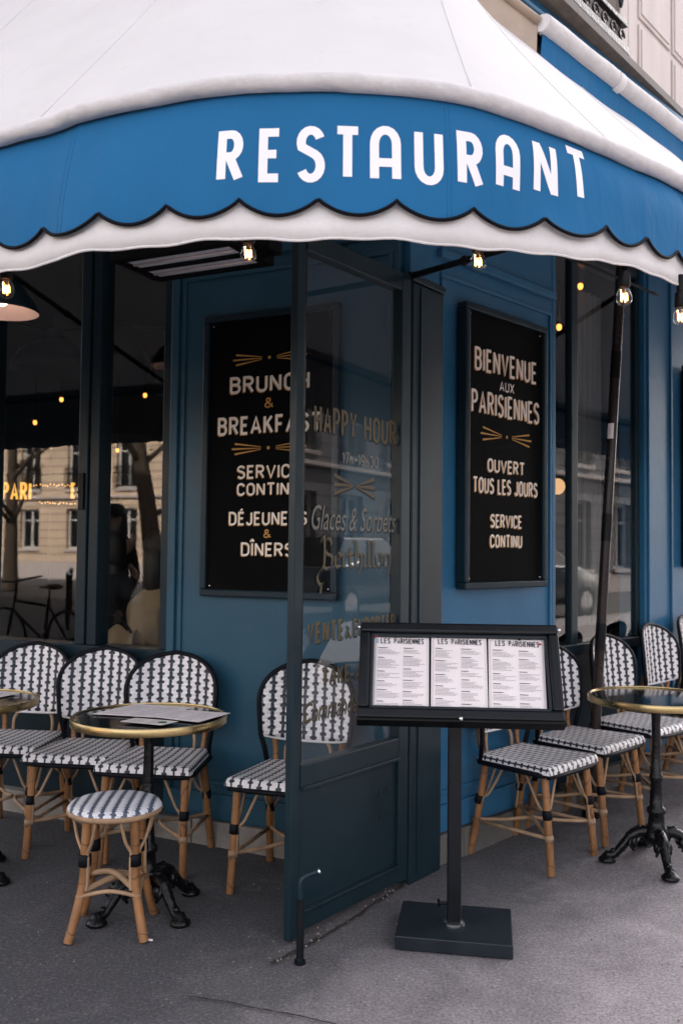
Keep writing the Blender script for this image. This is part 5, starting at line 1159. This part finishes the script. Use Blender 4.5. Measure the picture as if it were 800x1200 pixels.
# ================================================================== ACROSS THE STREET (mirrored in the glass)
def opposite(label, F, n, u0, u1, zrow, top=12.5, first=0.0, sp=2.55, balc=True, mcol='ashlar', win_w=1.15):
    o = thing('stone_house', label, 'building', tuple(F.w((u0 + u1) / 2, n, 0)))
    cols = []; u = u0 + first
    while u + win_w < u1 - .5: cols.append(u); u += sp
    mb = MB(); prev = -.14; gaps = [u0] + [x for c in cols for x in (c, c + win_w)] + [u1]
    for z0, z1 in zrow:
        mb.fbox(F, u0, u1, n, n + .5, prev, z0)
        for k in range(0, len(gaps), 2): mb.fbox(F, gaps[k], gaps[k + 1], n, n + .5, z0, z1)
        prev = z1
    mb.fbox(F, u0, u1, n, n + .5, prev, top); mb.fbox(F, u0, u1, n + .5, n + 9, -.14, top)
    mb.build('wall', M[mcol], o)
    cb = MB()
    for z0, z1 in zrow[1:]: cb.fbox(F, u0, u1, n - .14, n - .005, z0 - .42, z0 - .30)
    cb.fbox(F, u0, u1, n - .05, n - .004, -.14, .75); cb.build('string_course', M['stone'], o, bevel=.02)
    for ri, (z0, z1) in enumerate(zrow):
        for c in cols:
            fr = MB(); t_ = .09
            fr.fbox(F, c, c + t_, n + .18, n + .26, z0, z1); fr.fbox(F, c + win_w - t_, c + win_w, n + .18, n + .26, z0, z1); fr.fbox(F, c + t_, c + win_w - t_, n + .18, n + .26, z1 - t_, z1); fr.fbox(F, c + t_, c + win_w - t_, n + .18, n + .26, z0, z0 + t_); fr.fbox(F, c + win_w / 2 - .05, c + win_w / 2 + .05, n + .19, n + .27, z0 + t_, z1 - t_); fr.fbox(F, c + t_, c + win_w - t_, n + .192, n + .262, z0 + (z1 - z0) * .7, z0 + (z1 - z0) * .7 + .06)
            w_ = fr.build('window', M['white_paint'], o)
            MB().fbox(F, c + .02, c + win_w - .02, n + .28, n + .30, z0, z1).build('window_glass', M['black_top'], w_)
            MB().fbox(F, c - .08, c + win_w + .08, n - .10, n - .004, z0 - .12, z0 - .002).build('sill', M['stone'], w_, bevel=.01)
            if balc and ri > 0:
                rb = MB(); rb.fbox(F, c - .1, c + win_w + .1, n - .09, n - .05, z0 + .92, z0 + .98); rb.fbox(F, c - .1, c + win_w + .1, n - .09, n - .05, z0 + .08, z0 + .12)
                for i in range(13): x = c - .09 + i * (win_w + .18) / 12; rb.fbox(F, x - .012, x + .012, n - .08, n - .06, z0 + .12, z0 + .92)
                rb.build('balcony_rail', M['iron'], w_)
    return o
opposite('pale stone apartment house mirrored in the left window', L, 28, 17, 40, [(1.35, 3.15), (4.0, 6.3), (7.4, 9.6)], top=11.5, first=.9, sp=2.75)
opposite('pale stone house across the side street, mirrored in the glass screen', R, 11.5, 5, 34, [(.9, 3.0), (4.1, 6.4), (7.3, 9.2)], top=9.9, mcol='ashlar_shaded', first=.8, sp=2.6)
MB().fbox(L, 15, 44, 24.6, 28, -.14, .0).build('far_pavement', M['pavement'])['kind'] = 'structure'
# street tree
def tree(loc, label, h=9.0, r=.24, lean=(0, 0)):
    o = thing('street_tree', label, 'tree', loc); b = Vector(loc); random.seed(int(abs(loc[0] * 100)))
    mb = MB(); pts = smooth_path([b, b + Vector((.03, .02, 1.2)), b + Vector((lean[0] * .4, lean[1] * .4, 2.6)), b + Vector((lean[0], lean[1], 4.2)), b + Vector((lean[0] * 1.2, lean[1] * 1.2, 6.0))], 5)
    mb.tube(pts, [r * (1.15 - .6 * i / (len(pts) - 1)) for i in range(len(pts))], 12); mb.build('trunk', M['tree_bark'], o, smooth=True)
    lb = MB(); lf = MB()
    for i in range(9):
        p0 = pts[random.randint(len(pts) // 2 - 1, len(pts) - 1)]; a = random.uniform(0, 2 * pi); l_ = random.uniform(1.4, 3.0); d = Vector((cos(a), sin(a), random.uniform(.2, 1.0))).normalized()
        p1 = p0 + d * l_ * .5 + Vector((0, 0, .1)); p2 = p0 + d * l_ + Vector((0, 0, .6)); lb.tube(smooth_path([p0, p1, p2], 4), [.09, .08, .07, .06, .055, .05, .04, .03, .02], 7)
        for _ in range(14):
            c = p0.lerp(p2, random.uniform(.35, 1.1)) + Vector((random.gauss(0, .35), random.gauss(0, .35), random.gauss(.1, .35))); s_ = random.uniform(.05, .11); x = Vector((random.gauss(0, 1), random.gauss(0, 1), random.gauss(0, 1))).normalized(); y = x.orthogonal().normalized()
            lf.add([c - x * s_, c + y * s_ * .5, c + x * s_, c - y * s_ * .5], [(0, 1, 2, 3)])
    lb.build('limbs', M['tree_bark'], o, smooth=True); lf.build('crown', mat('leaf', (.06, .09, .03), .6, var=.4, scale=3), o, normals=False)
for (u_, n_, lb, ln_) in ((11.95, 14, 'street tree with a thick leaning trunk mirrored in the left window', (-.35, .3)), (22.5, 20, 'street tree further off across the avenue', (.2, .1))):
    p = L.w(u_, n_, -.13); tree(tuple(p), lb, lean=ln_)
# bollards along the kerb opposite and near
for i, (u_, n_) in enumerate(((10.5, 9.5), (13.2, 12.6), (11.9, 12.6), (9.6, 9.5))):
    p = L.w(u_, n_, -.13); o = thing('street_bollard', ('slim dark bollard mirrored beside the bicycle', 'dark bollard mirrored at the far kerb left of the window post', 'dark bollard mirrored near the middle of the left pane', 'slim dark bollard mirrored low beside the window post')[i], 'bollard', tuple(p), 0, 'bollards along the avenue')
    MB().lathe(p, [(.06, 0), (.06, .05), (.042, .07), (.038, .95), (.05, .96), (.05, .99)], 14).build('bollard_post', M['black'], o, smooth=True, autos=40)
    MB().ball(p + Vector((0, 0, 1.03)), .055, 12).build('bollard_head', M['chrome' if i < 2 else 'black'], o, smooth=True)
# bicycle leaning by the kerb, mirrored low in the left pane
bp_ = L.w(6.25, 4.3, 0); bo = thing('bicycle', 'dark bicycle with a brown saddle mirrored low in the left window', 'bicycle', tuple(bp_)); ang = aL + .12
T = Matrix.Translation(bp_) @ Matrix.Rotation(ang, 4, 'Z') @ Matrix.Rotation(.08, 4, 'X')
V = lambda x, z, y=0: T @ Vector((x, y, z))
for x in (-.52, .52):
    wv = MB().tube([V(x + .335 * cos(2 * pi * i / 36), .35 + .335 * sin(2 * pi * i / 36)) for i in range(36)], .018, 8, closed=True).build('wheel', M['rubber'], bo, smooth=True)
    mb = MB()
    for i in range(18): a = 2 * pi * i / 18; mb.tube([V(x, .35), V(x + .32 * cos(a), .35 + .32 * sin(a))], .0018, 5)
    mb.tube([V(x, .35, -.04), V(x, .35, .04)], .02, 10); mb.build('spokes', M['chrome'], wv)
mb = MB()
for a, b in (((-.52, .35), (-.12, .33)), ((-.12, .33), (-.24, .82)), ((-.52, .35), (-.22, .76)), ((-.20, .74), (.34, .78)), ((-.12, .33), (.37, .66)), ((.33, .86), (.52, .35))): mb.tube([V(*a), V(*b)], .017, 9)
mb.build('frame', M['black'], bo, smooth=True)
mb = MB(); mb.tube([V(.33, .84), V(.31, 1.0)], .014, 8); mb.tube(smooth_path([V(.20, 1.04, -.28), V(.32, 1.02, -.16), V(.34, 1.0, 0), V(.32, 1.02, .16), V(.20, 1.04, .28)], 5), .012, 8); mb.build('handlebar', M['black'], bo, smooth=True)
mb = MB(); mb.tube([V(-.24, .80), V(-.26, .93)], .012, 8); mb.tube(smooth_path([V(-.40, .96), V(-.30, .965), V(-.18, .955), V(-.10, .95)], 4), [.07, .075, .078, .075, .07, .06, .05, .042, .036, .03, .028, .025, .02], 10, flat=.45); mb.build('saddle', M['leather'], bo, smooth=True)
mb = MB(); mb.lathe(V(-.12, .33), [(.09, -.005), (.09, .005)], 20, Matrix.Rotation(ang, 4, 'Z') @ Matrix.Rotation(pi / 2, 4, 'X')); mb.tube([V(-.12, .33, .05), V(-.02, .20, .07), V(-.02, .20, .15)], .010, 7); mb.tube([V(-.12, .33, -.05), V(-.22, .46, -.07), V(-.22, .46, -.15)], .010, 7); mb.build('crank', M['chrome'], bo)
# parked car on the side street, mirrored low in the screen
cp = R.w(11.0, 6.9, gz(*R.w(11, 6.9, 0).xy) - .135); co = thing('parked_car', 'dark blue parked car on the side street mirrored low in the glass screen', 'car', tuple(cp)); T2 = Matrix.Translation(cp) @ Matrix.Rotation(aR, 4, 'Z')
sec = [(-2.05, .35, .75, .70), (-1.95, .30, .95, .80), (-1.2, .28, 1.0, .85), (-.9, .28, 1.05, .86), (1.1, .28, .98, .86), (1.3, .28, .95, .86), (1.95, .32, .80, .80), (2.1, .38, .65, .68)]
mb = MB(); vv = []; 
for x, z0, z1, hw in sec: vv += [T2 @ Vector(q) for q in ((x, -hw * .92, z0), (x, -hw, (z0 + z1) * .5), (x, -hw * .93, z1), (x, hw * .93, z1), (x, hw, (z0 + z1) * .5), (x, hw * .92, z0))]
ff = [(i * 6 + k, i * 6 + (k + 1) % 6, (i + 1) * 6 + (k + 1) % 6, (i + 1) * 6 + k) for i in range(len(sec) - 1) for k in range(6)] + [tuple(range(6)), tuple((len(sec) - 1) * 6 + k for k in range(6))]
mb.add(vv, ff); cbdy = mb.build('body', mat('car_paint', (.02, .03, .05), .25, coat=1.0), co, smooth=True, autos=40, bevel=.03)
mb = MB(); vv = []
for x, z, hw in ((-1.75, .98, .74), (-1.1, 1.46, .60), (.35, 1.47, .60), (1.15, .98, .76)): vv += [T2 @ Vector((x, -hw, z)), T2 @ Vector((x, hw, z))]
mb.add(vv, [(0, 1, 3, 2), (2, 3, 5, 4), (4, 5, 7, 6), (0, 2, 4, 6), (1, 3, 5, 7)]); mb.build('cabin_glass', M['black_top'], co, bevel=.04)
for x in (-1.3, 1.35):
    for y in (-.78, .78):
        c = T2 @ Vector((x, y, .31)); RM = Matrix.Rotation(aR, 4, 'Z') @ Matrix.Rotation(pi / 2, 4, 'X')
        wv = MB().lathe(c, [(.22, -.10), (.30, -.10), (.315, -.06), (.315, .06), (.30, .10), (.22, .10)], 22, RM).build('wheel', M['rubber'], co, smooth=True, autos=40); MB().lathe(c, [(.21, -.102), (.05, -.09), (.05, .09), (.21, .102)], 18, RM).build('rim', M['chrome'], wv, smooth=True, autos=40)
for y in (-.6, .6): MB().ball(T2 @ Vector((2.02, y, .66)), (.08, .12, .06), 10).build('headlight', M['chrome'], co, smooth=True)
